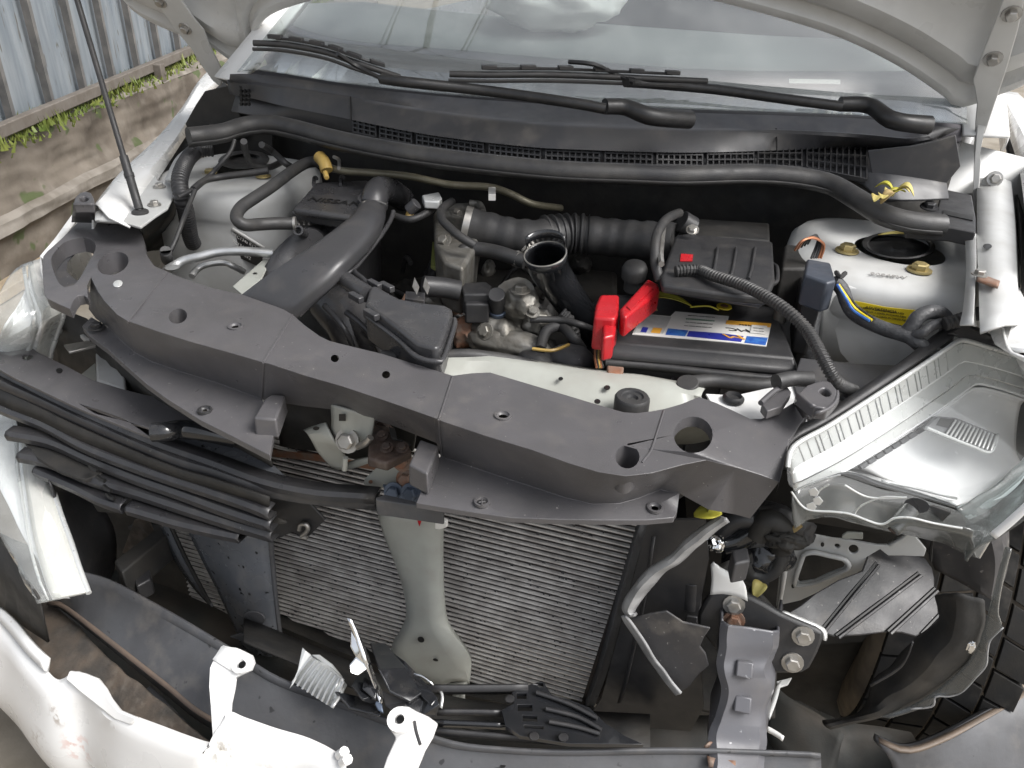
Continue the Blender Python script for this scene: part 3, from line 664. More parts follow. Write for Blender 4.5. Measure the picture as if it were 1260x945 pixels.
# ================================================================= engine bay
# ---- plastic cover over the radiator support
cz_ = .82
up_fold = [(112, 341, .815), (120, 358, .815), (128, 370, .816), (144, 387, .818), (157, 395, .82), (195, 408, .82), (233, 420, .82), (280, 433, .82), (318, 444, .82), (324, 446, .82), (330, 447, .82), (375, 462, .82), (420, 475, .82), (480, 495, .82), (534, 514, .82), (540, 516, .82), (546, 519, .82), (600, 537, .82), (653, 553, .82), (700, 570, .82), (737, 581, .82), (770, 586, .82), (803, 582, .82), (840, 572, .82), (870, 566, .82), (907, 575, .81), (935, 584, .805), (959, 593, .80)]
lo_fold = [(109, 380, .76), (118, 392, .755), (132, 402, .755), (150, 420, .755), (165, 433, .755), (187, 445, .755), (225, 458, .755), (267, 471, .755), (317, 489, .755), (322, 491, .755), (328, 493, .755), (375, 500, .755), (420, 505, .755), (484, 524, .755), (537, 545, .755), (543, 560, .755), (548, 563, .755), (600, 581, .755), (653, 598, .755), (695, 612, .755), (730, 620, .755), (762, 619, .755), (787, 612, .755), (813, 602, .755), (836, 607, .755), (872, 627, .75), (905, 633, .75), (923, 638, .75)]
UF = [at('z', *q) for q in up_fold]; LF = [at('z', *q) for q in lo_fold]
rear = P('z', cz_, '972,545 962,583') + []
top_out = list(UF) + P('z', .815, '962,583 970,545 984,522 994,510') + P('z', cz_, '980,493 958,506 937,515 923,515 900,504 880,495 860,488 838,497 817,503 800,506 783,508 768,507 753,503 710,490 670,478 640,469 603,458 580,459 557,462 515,449 470,435 445,429 420,423 405,419 393,413 375,400 360,387 350,381 340,377 320,370 300,363 260,354 225,342 206,334 190,327 180,313 176,292 172,280 145,276 117,272 106,270') + P('z', .818, '95,274 83,286 75,294 66,302 58,309 53,315') + P('z', .814, '52,333 54,362 58,367') + P('z', .81, '72,374 86,380 90,370 95,364 103,363 108,367') + P('z', .813, '107,352')
def T(x, y): return at('z', x, y, cz_)
holes = [pell(T, 139, 324, 20, 13.5, -20), pell(T, 219, 389, 11.5, 9, -15), pell(T, 853, 535, 24, 22.5, 0, 24), pell(T, 772, 562, 15, 14.5), pell(T, 619, 512, 6, 5.5), pell(T, 475, 461, 5, 4.6), pell(T, 412, 441, 5, 4.6), pell(T, 289, 402, 4.5, 4, 0, 12), pell(T, 145, 349, 5.5, 4, -15, 12)]
big = crs(PP(lambda x, y: at('z', x, y, .815), '63,319 69,308 78,299 91,294 105,292 116,298 117,308 107,326 97,344 86,354 75,351 67,337'), 26, True)
holes.append(big)
bm = bmesh.new()
fill(bm, top_out, holes)
fs = []
va = [bm.verts.new(p) for p in UF]; vb = [bm.verts.new(p) for p in LF]
for i in range(len(va)-1): bm.faces.new((va[i], va[i+1], vb[i+1], vb[i]))
lflange = [LF[i] for i in range(2, 10)] + [at('z', 338, 527, .752), at('z', 332, 560, .75), at('z', 318, 553, .75), at('z', 283, 535, .75), at('z', 247, 517, .75), at('z', 206, 491, .75), at('z', 180, 472, .75), at('z', 155, 450, .75), at('z', 133, 430, .75), at('z', 110, 413, .75), at('z', 101, 401, .75), at('z', 112, 390, .753)]
rfl = [LF[i] for i in range(15, 25)] + [at('z', 833, 630, .75), at('z', 829, 637, .75), at('z', 795, 640, .748), at('z', 740, 640, .748), at('z', 680, 639, .748), at('z', 630, 637, .748), at('z', 580, 630, .748), at('z', 512, 619, .748), at('z', 524, 590, .75)]
fill(bm, lflange, [pell(lambda x, y: at('z', x, y, .7525), 252, 505, 3, 3, 0, 10)])
fill(bm, rfl, [pell(lambda x, y: at('z', x, y, .7515), 593, 618, 4, 3.6, 0, 12), pell(lambda x, y: at('z', x, y, .7515), 806, 625, 4.5, 4, 0, 12)])
# turned-down rear lip and skirts
def lip(pts, d, push=(0, 0, 0)):
    a = [bm.verts.new(p) for p in pts]; b = [bm.verts.new(V(p)+V((0, 0, -d))+V(push)) for p in pts]
    for i in range(len(a)-1): bm.faces.new((a[i], a[i+1], b[i+1], b[i]))
lip(top_out[len(UF)-1:], .014, (0, .002, 0))
lip(lflange[8:], .008); lip(rfl[10:], .006)
lip([LF[24], at('z', 842, 603, .756), at('z', 859, 601, .757), at('z', 869, 611, .755), at('z', 872, 627, .75)], .03, (0, .03, 0))
bmesh.ops.remove_doubles(bm, verts=bm.verts[:], dist=.0004)
for e_ in bm.edges: e_.smooth = True
cover = from_bm('radiator_cover', bm, satin, car, bev=.0025, seg=3, smooth=30, solid=0)
# rims inside the big openings
def well(pts, d, name='opening_rim', k=.93, m=None):
    c = sum(pts, V((0, 0, 0)))/len(pts)
    loft(name, [pts, [p-V((0, 0, d*.5)) for p in pts], [c+(p-c)*k-V((0, 0, d)) for p in pts]], m or satin, cover, cap=False)
well(holes[0], .03); well(holes[2], .012, k=.98); well(holes[3], .03, k=.95); well(holes[1], .02); well(big, .022, k=.97)
# ledge inside the left opening
plate('opening_ledge', P('z', .79, '60,322 66,338 74,354 86,357 99,346 92,343 82,334 83,322 93,311 106,302 119,304 118,296 104,289 90,291 76,297 64,307'), .002, shield, cover)
for q in ((619, 512, 11, cz_), (593, 618, 10, .752), (806, 625, 10.5, .752), (252, 505, 9, .753), (290, 402, 10, cz_)):
    p = at('z', q[0], q[1], q[3]+.0002); r = q[2]*ppx(p)
    loft('clip_ring', [circ(p, (0, 0, 1), r*k, 22) + [] for k in (1, .97, .72, .66)][:0] + [circ(p+V((0, 0, h)), (0, 0, 1), r*k, 22) for k, h in ((1, -.001), (.98, .0018), (.74, .002), (.68, 0), (.5, -.001))], satin if q[2] > 9.5 else blackp, cover, cap=False)
loft('clip_plug', [circ(at('z', 593, 618, .7525), (0, 0, 1), .005, 12), circ(at('z', 593, 618, .7535), (0, 0, 1), .0035, 12)], blackp, cover)
tube('moulding_line', P('z', cz_+.0004, '806,540 800,556 790,569'), .0011, satin, cover, k=6)
tube('clip_cross', P('z', .7545, '589,618 597,617'), .0009, satin, cover, k=5, n=2); tube('clip_cross', P('z', .7545, '593,614 593,622'), .0009, satin, cover, k=5, n=2)
bolt(at('z', 119, 403, .757), (0, 0, 1), .007, blackp, cover, name='push_clip')
pale = loft('pale_plug', [pell(lambda x, y: at('z', x, y, cz_+.0005), 145, 349, 6, 4.4, -15, 14), pell(lambda x, y: at('z', x, y, cz_+.0015), 145, 349, 4.5, 3.4, -15, 14)], bezel, cover)
# raised pads each side of the latch gap
def pad(top, z, d): return block('raised_pad', P('z', z, top), d, satin, cover, bev=.0025, taper=1.06)
pad('326,490 334,485 351,486 340,516 312,514', .772, .024)
pad('517,540 540,548 526,583 503,571', .776, .026)
# creases across the top
for a, b, c in (((360, 388), (324, 446), (322, 491)), ((557, 463), (540, 516), (543, 560)), ((206, 335), (157, 396), None), ((817, 505), (806, 540), None)):
    pts_ = [at('z', *a, cz_+.0004), at('z', *b, cz_+.0004)] + ([at('z', *c, .756 if c[1] != 581 else cz_+.0004)] if c else [])
    tube('crease', pts_, .0011, inkg if c else satin, cover, k=6, n=2 if len(pts_) == 2 else None) if len(pts_) == 2 else [tube('crease', [pts_[0], pts_[1]], .0012, satin, cover, k=6, n=2), tube('crease', [pts_[1], pts_[2]], .0012, satin, cover, k=6, n=2)]
# end loops
def end_loop(outer, inner, z, neck, zn):
    o = plate('mount_loop', P('z', z, outer), .014, satin, cover, holes=[crs(P('z', z, inner), 14, True)], bev=.002)
    strip('loop_neck', [P('z', z, neck[0]), P('z', zn, neck[1])], satin, cover, n=6, t=.004)
    return o
end_loop('90,251 92,243 98,237 106,235 112,237 115,243 115,251', '98,243 104,241 109,244 105,248 99,247', .872, ('90,251 115,251', '88,272 117,273'), .826)
end_loop('982,484 993,474 1010,468 1022,470 1030,480 1029,492 1018,503 1002,500', '1008,482 1015,477 1022,484 1017,488', .852, ('982,484 1002,500', '978,495 990,514'), .82)
strip('loop_wall', [P('z', .852, '1030,480 1029,492 1018,503 1004,508'), P('z', .835, '1031,483 1030,496 1019,508 1000,514')], satin, cover, n=8, t=.003)
plate('mount_tab', P('z', .835, '937,497 968,474 974,482 962,500 944,506'), .01, satin, cover)
tube('tab_ridge', P('z', .84, '936,496 952,482 968,473'), .003, satin, cover, k=8)
tube('tab_roller', P('z', .846, '955,470 975,466 1000,467'), .0085, rubber, cover, k=12)

# ---- front upper cross member behind the cover
strip('cross_member', [P('z', .70, '480,470 540,490 610,505 680,520 770,540 850,545 900,530'), P('z', .79, '520,455 545,463 605,462 672,482 752,508 820,508 865,492'), P('z', .80, '530,448 560,446 607,446 673,458 753,474 800,480 862,488'), P('z', .80, '532,440 562,436 607,440 673,450 753,461 790,464 866,480'), P('z', .74, '536,436 566,434 612,438 676,446 755,458 792,462 870,476')], primer, car, n=40, t=.003, smooth=35)
xm = bpy.data.objects['cross_member']
for q in ((747, 477, 4), (735, 494, 4), (690, 466, 3)): loft('member_hole', [pell(lambda x, y: at('z', x, y, .8022), q[0], q[1], q[2], q[2]*.8, 0, 12), pell(lambda x, y: at('z', x, y, .803), q[0], q[1], q[2]*.95, q[2]*.75, 0, 12)], inkg, xm)
pb = at('z', 778, 490, .815)
loft('mount_bush', [circ(pb+V((0, 0, h)), (0, 0, 1), r, 20) for r, h in ((.019, -.03), (.019, 0), (.017, .003), (.012, .003), (.011, .001), (.0065, .001), (.005, -.002))], rubber, car)
plate('headlight_support', P('z', .797, '868,484 905,486 940,478 990,470 1068,483 1008,516 985,520 960,530 900,520 878,500'), .003, white, car)
for q in ((902, 492, .012), (1033, 497, .009)):
    p = at('z', q[0], q[1], .799); loft('grommet', [circ(p+V((0, 0, h)), (0, 0, 1), q[2]*k, 18) for k, h in ((1, 0), (1, .003), (.75, .006), (.6, .002), (.3, .002))], rubber, car)
# ---- dark panel right of the battery + battery tray
plate('splash_panel', P('z', .80, '985,440 1050,447 1130,450 1086,474 1030,510 1000,522 985,500 975,470'), .004, cowlm, car)
# ---- battery
A0 = at('z', 754, 421, .80); B0 = at('z', 977, 440, .80); ux = (B0-A0).normalized(); uy = V((-ux.y, ux.x, 0)); bw = (B0-A0).length; bd = .150
def bp(s, d, z): return A0 + ux*(s*bw) + uy*d + V((0, 0, z))
bat = empty('battery', bp(.5, bd/2, -.20), 'black car battery with red terminal covers and a blue and white label', 'battery')
def ring(z, g, dx=0): return [bp(0, 0, z)+(-ux-uy)*g+ux*dx, bp(1, 0, z)+(ux-uy)*g, bp(1, bd, z)+(ux+uy)*g, bp(0, bd, z)+(uy-ux)*g]
loft('case', [ring(-.20, .002), ring(-.034, .004), ring(-.030, .008), ring(-.022, .008)], blackp, bat, bev=.002)
loft('lid', [ring(-.0215, .0085), ring(-.014, .0085), ring(-.010, .004), ring(0, 0), ], blackp, bat, bev=.003, seg=3)
for k in range(7): 
    bm = bmesh.new(); box_bm(bm, bp(.08+.14*k, -.0045, -.10), ux*.0016, uy*.003, V((0, 0, .06))); from_bm('case_rib', bm, blackp, bat)
def lab(px, py, h=.0012): return at('z', px, py, .80+h)
lbl = plate('label', [lab(*q) for q in ((791, 386), (825, 389), (831, 383), (897, 389), (895, 397), (949, 399), (943, 426), (900, 421), (840, 416), (778, 411))], .001, paper, bat, bev=0)
def patch(name, q, m, h=.0018): return plate(name, [lab(x, y, h) for x, y in q], .0004, m, lbl, bev=0)
patch('blue_band', [(848, 407), (888, 410), (915, 413.5), (912, 420.5), (884, 417.6), (845, 413.5)], blue)
patch('blue_band', [(822, 404), (847, 406.5), (843, 413.5), (819, 411.5)], cyan)
patch('blue_band', [(919, 413.5), (945, 415.5), (942, 424.5), (916, 421.5)], cyan)
patch('orange_band', [(894, 394), (949, 398), (948, 402.5), (893, 398.5)], orange)
patch('grey_print', [(792, 387), (826, 390), (816, 410.5), (780, 409)], mat('label_grey', (.42, .43, .42), .4, col2=(.55, .55, .53), nscale=120))
patch('orange_spot', [(804, 403), (815, 404), (812, 410), (801, 409)], orange, .0022); patch('blue_spot', [(791, 402), (798, 403), (795, 409), (788, 408)], blue, .0022)
lxd = (lab(945, 420)-lab(845, 411)).normalized(); lyd = V((-lxd.y, lxd.x, 0))
text('brand_lettering', 'MC', lab(906, 405.5, .002), -lxd, -lyd, .0085, ink, lbl, shear=-.35, wide=1.7)
text('brand_logo', 'M', lab(899, 413.6, .0024), -lxd, -lyd, .0105, orange, lbl, shear=-.35, wide=2.3)
text('model_lettering', 'MF46B24', lab(922, 400.3, .0022), -lxd, -lyd, .0036, ink, lbl, wide=1.4)
for j in range(4):
    a, b = lab(834-j*1.6, 387.0+j*4.2, .002), lab(892-j*1.2, 391.5+j*4.2, .002)
    text('printed_lines', '0000000000000000' if j == 1 else 'mm nmmn mnnm nmmm nmn', (a+b)/2, -(b-a), -lyd, .0036 if j == 1 else .0022, green if j == 1 else ink, lbl, wide=.95)
patch('white_sticker', [(925, 399.5), (944, 401), (942, 411), (923, 409)], paper, .0026)
for j in range(2): text('printed_lines', 'nmmn mnm', lab(933.5, 404+j*3.5, .0031), -lxd, -lyd, .002, ink, lbl)
p = at('z', 891, 378, .802); loft('charge_eye', [circ(p+V((0, 0, h)), (0, 0, 1), r, 20) for r, h in ((.0105, 0), (.010, .002), (.006, .002))], yel, bat); loft('eye_centre', [circ(p+V((0, 0, h)), (0, 0, 1), r, 14) for r, h in ((.0055, .0022), (.004, .0026))], rust, bat)
p = at('z', 905, 398, .80); 
cyl('terminal_post', at('z', 958, 396, .795), at('z', 958, 396, .795)+V((0, 0, .02)), .009, cast, bat)
def redblk(a, d, z, **k): return block('terminal_cover', P('z', z, a), d, redp, bat, bev=.004, **k)
redblk('738,362 762,362 762,386 757,392 731,390 733,374', .845-.80, .845, taper=1.0)
redblk('741,390 760,390 757,412 742,415', .035, .835, taper=.9)
redblk('763,379 797,342 811,349 812,357 770,390 764,386', .03, .85, taper=.96)
plate('cover_ridge', P('z', .8515, '771,377 797,351 804,354 776,381'), .002, redp, bat, bev=.0008)
plate('battery_tray', P('z', .63, '735,445 1000,470 1005,400 760,370'), .01, blackp, car)
# battery hold-down bar in front, with hose below it
tube('hold_down_bar', P('z', .775, '745,446 800,450 870,458 930,464 978,468'), .005, blackp, car, k=8)
tube('front_hose', P('z', .795, '848,471 880,469 930,474 970,470'), .0085, rubber, car, k=12); cyl('hose_cap', at('z', 846, 478, .795), at('z', 846, 470, .805), .0125, rubber, car)
# ---- relay box
fb = block('fuse_box', P('z', .872, '813,339 831,289 846,287 951,297 954,344 944,366 900,362 815,350'), .012, blackp, car, bev=.004)
block('box_base', P('z', .855, '811,338 832,294 950,302 954,342 941,362 812,342'), .022, blackp, fb, bev=.003, taper=.97)
for x in (883, 906, 929): tube('lid_rib', P('z', .8735, f'{x},305 {x-4},330 {x-8},343'), .0022, blackp, fb, k=8)
tube('lid_rim', P('z', .862, '813,348 860,355 943,364'), .003, blackp, fb, k=8)
plate('red_mark', P('z', .8735, '838,312 853,313 852,321 837,321'), .0008, redp, fb, bev=0)
block('relay_housing', P('z', .86, '850,268 947,274 948,296 848,289'), .06, dark, car, bev=.004)
tube('box_clasp', P('z', .86, '951,325 956,330 956,345 950,350'), .003, blackp, fb, k=8)
# cable bundle looping over the relay box
tube('cable_loop', [at('z', *q) for q in ((812, 345, .86), (806, 320, .88), (808, 290, .90), (820, 270, .905), (836, 262, .90))], .0065, rubber, car, k=10)
tube('clamp_strap', P('z', .885, '817,275 815,290 813,310 814,325'), .004, steel, car, k=6)
lump = cyl('sensor_plug', at('z', 838, 272, .88), at('z', 852, 280, .87), .016, blackp, car); bolt(at('z', 852, 283, .885), (0, -.5, .8), .006, steel, lump)
tube('wiring_loom', [at('z', *q) for q in ((831, 334, .878), (846, 332, .88), (862, 333, .88), (877, 339, .882), (914, 351, .885), (949, 369, .885), (974, 387, .88), (994, 408, .87), (1009, 434, .86), (1023, 460, .845), (1033, 473, .83), (1050, 480, .80))], .0068, rubber, car, k=10, ribs=(.0042, .09))
# oil filler knob
ok_ = at('z', 781, 331, .84); kn = loft('filler_cap', [circ(ok_+V((0, 0, h)), (0, -.2, 1), r, 20) for r, h in ((.0125, -.03), (.0125, -.012), (.017, -.012), (.018, 0), (.015, .006), (.004, .009))], rubber, car)
# ---- connectors right of the relay box
co = block('wiring_connector', P('z', .885, '993,318 1022,323 1029,345 1018,348 990,338'), .04, mat('connector_blue', (.05, .058, .075), .4, col2=(.035, .04, .05), nscale=40, dust=.3), car, bev=.003)
block('connector_body', P('z', .85, '985,338 1018,349 1010,372 988,366'), .08, blackp, co, bev=.004, taper=.9)
block('connector_body', P('z', .86, '966,300 1000,303 996,330 962,330'), .06, dark, co, bev=.004)
tube('connector_stem', [at('z', *q) for q in ((1000, 370, .82), (994, 395, .80), (990, 425, .77), (986, 445, .74))], .016, tape, co, k=10)
for k in range(5): tube('copper_wires', [at('z', *q) for q in ((978+k*4, 308-k*2, .885), (986+k*3, 297-k, .90), (1000+k, 293-k, .902), (1014-k*2, 301-k, .89), (1010-k*3, 318, .87))], .0016, copper if k < 2 else rubber, co, k=6)
tube('tie_clip', P('z', .886, '1029,335 1034,341 1040,336'), .003, rubber, co, k=6)
bb = plate('bracket', P('y', .37, '999,398 1018,402 1020,412 1001,411'), .003, white_in, car); bolt(at('y', 1008, 403, .366), (0, -1, .2), .005, steel, bb)
h1 = tube('wiring_harness', [at('z', *q) for q in ((1026, 345, .88), (1036, 356, .87), (1042, 372, .86), (1050, 385, .85), (1068, 396, .85), (1092, 406, .85), (1118, 414, .85), (1132, 424, .845), (1146, 436, .83), (1160, 455, .80))], .0085, tape, car, k=12, n=60)
tube('harness_loop', [at('z', *q) for q in ((1112, 411, .85), (1122, 402, .86), (1129, 391, .87), (1143, 384, .875), (1158, 386, .87), (1166, 397, .86), (1164, 412, .84), (1163, 422, .82))], .0085, tape, h1, k=12)
tube('harness_branch', [at('z', *q) for q in ((1120, 414, .85), (1135, 410, .86), (1145, 402, .865), (1158, 397, .865))], .006, tape, h1, k=10)
tube('corrugated_branch', [at('z', *q) for q in ((1162, 399, .87), (1180, 394, .875), (1200, 387, .88), (1222, 381, .885))], .0075, rubber, h1, k=10, ribs=(.005, .09))
for k in range(3): tube('thin_wire', [at('z', *q) for q in ((1030+k*2, 350, .885), (1040+k*2, 366-k, .875), (1050+k*3, 382-k*2, .862), (1070+k*3, 395-k, .858))], .0016, [cyan, yel, rubber][k], h1, k=6)
# ---- air cleaner
ac = block('air_cleaner', P('z', .875, '360,256 388,224 452,221 472,236 452,262 434,266'), .012, ducth, car, bev=.005, seg=3)
block('cleaner_lower_lip', P('z', .862, '358,260 387,229 470,238 436,274'), .014, ducth, ac, bev=.003)
block('cleaner_body', P('z', .846, '362,266 388,234 468,244 436,280'), .16, blackp, ac, bev=.004, taper=.94)
a, b = at('z', 384, 245, .8762), at('z', 441, 251, .8762)
text('raised_lettering', 'NISSAN', (a+b)/2, b-a, at('z', 412, 235, .876)-at('z', 408, 255, .876), .019, inkg, ac, ext=.0004, wide=.95)
for q in ((386, 222), (419, 221)): tube('lid_hook', P('z', .878, f'{q[0]},{q[1]+6} {q[0]+1},{q[1]-4} {q[0]+4},{q[1]-2}'), .003, ducth, ac, k=6)
tube('spring_clip', P('z', .85, '365,262 364,270 368,276'), .0015, steel, ac, k=6); tube('spring_clip', P('z', .85, '376,268 374,276'), .0015, steel, ac, k=6); tube('spring_clip', P('z', .85, '383,268 380,276'), .0015, steel, ac, k=6)
rp = at('z', 368, 284, .855); loft('vacuum_port', [circ(rp+V((0, 0, 0))+V((.3, -.9, .5)).normalized()*h, (.3, -.9, .5), r, 16) for r, h in ((.0075, -.03), (.0075, .004), (.0072, .005), (.0048, .005), (.0045, -.01))], ducth, ac)
loft('resonator', [circ(at('z', *q[:3]), V((.5, -.8, -.1)), q[3], 18, q[4]) for q in ((392, 290, .82, .02, .02), (378, 304, .82, .030, .030), (362, 322, .80, .033, .033), (350, 342, .78, .033, .033), (338, 365, .76, .03, .03))], ducth, car)
# ---- intake duct
secs = []
def dsec(l, r, z, hgt, n=28, sq=2.2):
    a, b = at('z', *l, z), at('z', *r, z); c = (a+b)/2; hx = (b-a)/2; out = []
    t_ = V((.32, -.95, 0)); nn = hx.normalized()
    up = V((0, 0, 1))
    for i in range(n):
        th = 2*math.pi*i/n; cx, sx = math.cos(th), math.sin(th); e = sq
        f = (abs(cx)**e+abs(sx)**e)**(-1/e); out.append(c+hx*(f*cx)+up*(hgt*f*sx)-up*hgt*.3)
    return out
duct = loft('intake_duct', [dsec((443, 248), (475, 254), .875, .018), dsec((438, 258), (474, 263), .875, .018), dsec((429, 272), (469, 277), .872, .018, sq=2.8), dsec((405, 291), (455, 297), .868, .016, sq=3.6), dsec((375, 313), (431, 320), .862, .014, sq=5), dsec((347, 331), (406, 345), .848, .013, sq=6), dsec((321, 349), (381, 365), .828, .013, sq=6), dsec((296, 368), (356, 388), .803, .013, sq=6), dsec((266, 390), (325, 413), .775, .013, sq=6)], mat('duct_face', (.042, .042, .045), .36, col2=(.052, .051, .053), nscale=14, amt=.6, bump=.06, bscale=500, dust=.15), car, smooth=60)
tube('duct_elbow', [at('z', 459, 252, .875), at('z', 462, 241, .885), at('z', 468, 233, .885), at('z', 482, 236, .87), at('z', 495, 245, .84)], .020, ducth, duct, k=16)
for k, dz in ((0, 0), (1, .006)): tube('duct_collar', [at('z', 458.5, 253-4*k, .872+dz), at('z', 459, 250-4*k, .876+dz)], .0225, ducth, duct, k=20, n=2)
tube('collar_shine', P('z', .886, '446,249 458,246 475,251'), .0012, steel, duct, k=6)
tube('duct_seam', [at('z', *q) for q in ((484, 260, .87), (480, 272, .862), (467, 292, .855), (440, 326, .842), (428, 336, .838), (405, 354, .826), (368, 388, .80))], .0035, ducth, duct, k=8)
# side chamber
sc = block('resonance_chamber', P('z', .845, '455,352 463,351 492,367 520,372 548,375 557,380 556,388 543,424 536,428 513,422 488,402 449,374'), .05, ducth, car, bev=.005, seg=3)
tube('chamber_rim', [p-V((0, 0, .014)) for p in P('z', .845, '449,375 488,404 512,425 536,431 546,426 559,388 559,380')], .0032, ducth, sc, k=8, n=40)
tube('chamber_neck', P('z', .838, '414,337 432,349 452,362'), .011, ducth, sc, k=12)
for q in ((438, 366), (461, 350), (476, 353), (457, 387)): box('chamber_tab', at('z', q[0], q[1], .842), (.012, .004, .004), ducth, sc, rz=-.5, bev=.001)
tube('neck_fillet', P('z', .838, '436,330 437,336 446,343 455,352'), .004, ducth, sc, k=8)
# intake runners
mf = None
for k, (a, b, c) in enumerate(((((405, 372), (428, 400), (440, 432))), (((432, 380), (458, 405), (472, 436))), (((465, 395), (490, 415), (500, 440))))):
    o = tube('intake_runner', [at('z', *a, .77), at('z', *b, .755), at('z', *c, .72)], .030, ducth, car, k=18)
    tube('runner_rib', [at('z', a[0]-6, a[1]+4, .80), at('z', b[0]-6, b[1]+2, .786), at('z', c[0]-4, c[1], .752)], .004, ducth, o, k=8)
# ---- left hoses, loom, pipes
tube('coolant_hose', [at('z', *q) for q in ((398, 200, .90), (388, 199, .90), (376, 201, .90), (359, 211, .90), (335, 229, .90), (314, 243, .895), (298, 254, .89), (291, 265, .885), (294, 273, .88), (303, 277, .875), (320, 276, .87), (340, 275, .868), (361, 275, .865))], .0088, rubber, car, k=14, n=70)
tube('hose_clamp', [at('z', 361, 275, .865), at('z', 364, 275, .865)], .0098, steel, car, k=14, n=2)
mp = tube('metal_pipe', [at('z', *q) for q in ((404, 205, .90), (420, 210, .90), (460, 213, .90), (503, 217, .90), (553, 227, .89), (600, 230, .89), (627, 238, .885), (655, 251, .87), (690, 256, .85))], .0058, mat('olive_pipe', (.13, .12, .085), .4, .4, col2=(.08, .07, .05), nscale=50, dust=.3), car, k=10, n=60)
block('pipe_clip', P('z', .90, '601,230 610,230 610,239 601,239'), .01, paper, mp, bev=.001)
am = tube('hose_connector', [at('z', *q) for q in ((393, 193, .915), (399, 200, .91), (402, 210, .90))], .010, amber, car, k=12); tube('connector_ring', P('z', .905, '411,193 417,197 417,207'), .003, steel, am, k=8); cyl('connector_tail', at('z', 400, 212, .905), at('z', 402, 219, .90), .004, amber, am)
tube('wiring_loom', [at('z', *q) for q in ((262, 183, .90), (248, 184, .90), (236, 190, .895), (226, 205, .89), (221, 223, .88), (224, 243, .86), (229, 262, .83), (234, 290, .78), (238, 300, .76))], .0125, blackp, car, k=12, ribs=(.006, .05))
for s in ([(289, 172, .93), (284, 186, .915), (273, 200, .90), (262, 212, .885), (254, 219, .88), (240, 231, .875), (219, 243, .87)], [(330, 210, .89), (300, 214, .885), (270, 218, .88), (252, 222, .88), (238, 233, .875)], [(240, 234, .875), (232, 254, .86), (225, 272, .85), (216, 296, .83), (210, 308, .82)], [(300, 174, .93), (303, 190, .90), (312, 202, .88), (330, 206, .87), (345, 200, .87)], [(322, 178, .92), (335, 186, .90), (350, 200, .89), (358, 205, .88)]):
    tube('thin_hose', [at('z', *q) for q in s], .0035 if s[0][0] < 330 and s[0][0] != 300 and s[0][0] != 322 else .0055, rubber, car, k=8)
nz_ = cyl('washer_nozzle', at('z', 206, 320, .80), at('z', 204, 309, .825), .0085, rubber, car); loft('nozzle_top', [circ(at('z', 204, 309, .8255), (0, 0, 1), r, 14) for r in (.0075, .003)], shield, nz_)
ap = tube('cooling_pipe', [at('z', *q) for q in ((205, 333, .80), (216, 326, .80), (228, 320, .805), (245, 316, .81), (270, 310, .815), (300, 309, .815), (336, 312, .81))], .0068, alu, car, k=12, n=50)
tube('cooling_pipe', [at('z', *q) for q in ((236, 340, .78), (243, 331, .785), (256, 325, .79), (275, 323, .79), (286, 327, .785), (300, 334, .77))], .005, alu, car, k=12, n=40)
loft('pipe_flange', [circ(at('z', 212, 329, .803+h), (0, 0, 1), .010, 12) for h in (0, .006)], alu, ap)
br = plate('bracket', P('z', .80, '286,352 325,318 331,320 329,328 322,343 298,362'), .003, primer, car); loft('bracket_hole', [circ(at('z', 314, 336, .8005+h), (0, 0, 1), .003, 12) for h in (0, .0008)], inkg, br)
for q in ((262, 342, .66), (282, 345, .65)): cyl('relay', at('z', q[0], q[1], q[2]), at('z', q[0]+4, q[1]-6, q[2]+.03), .02, rust, car)
# ---- throttle side
tb = block('throttle_body', P('z', .84, '533,262 540,250 585,248 594,262 588,300 570,330 545,322 534,300'), .08, cast, car, bev=.006, taper=.9)
bolt(at('z', 546, 297, .842), (-.2, -.6, .8), .008, cast, tb); bolt(at('z', 562, 262, .842), (0, -.3, .9), .006, cast, tb); 
tube('body_flange', P('z', .845, '578,250 590,252 594,262'), .006, cast, tb, k=8)
plate('olive_plate', P('z', .80, '532,297 542,295 553,318 552,338 530,326'), .006, greenplate, tb)
block('sensor_plate', P('z', .885, '519,240 540,236 544,243 540,248 522,247'), .012, bezel, car, bev=.002)
sg = cyl('sensor_plug', at('z', 503, 259, .87), at('z', 513, 250, .882), .009, shield, car); cyl('amber_tube', at('z', 503, 268, .86), at('z', 506, 258, .87), .006, amber, sg)
tube('thin_hose', [at('z', *q) for q in ((486, 266, .86), (505, 270, .86), (525, 262, .865), (536, 252, .87), (542, 246, .875))], .0058, rubber, car, k=8)
tube('vacuum_hose', [at('z', *q) for q in ((556, 248, .875), (545, 256, .88), (543, 268, .88), (553, 280, .875), (566, 291, .87), (584, 302, .86))], .0062, rubber, car, k=10)
ih = tube('intake_hose', [at('z', *q) for q in ((572, 277, .85), (600, 284, .845), (630, 291, .84), (662, 293, .84), (690, 289, .84))], .0275, rubber, car, k=20, ribs=(.026, .03))
tube('hose_bellows', [at('z', *q) for q in ((668, 291, .84), (700, 288, .84), (724, 289, .84))], .0295, rubber, ih, k=20, ribs=(.011, .08))
tube('hose_end', [at('z', *q) for q in ((722, 289, .84), (760, 293, .84), (796, 296, .845), (830, 298, .85))], .0285, rubber, ih, k=20, ribs=(.026, .03))
tube('hose_clamp', [at('z', 570, 276.5, .851), at('z', 578, 278.5, .849)], .0292, steel, ih, k=22, n=2)
tube('coolant_hose', [at('z', *q) for q in ((562, 334, .80), (561, 322, .82), (567, 312, .83), (578, 306, .835), (600, 308, .835), (620, 313, .835), (646, 322, .83))], .0105, rubber, car, k=14, n=50)
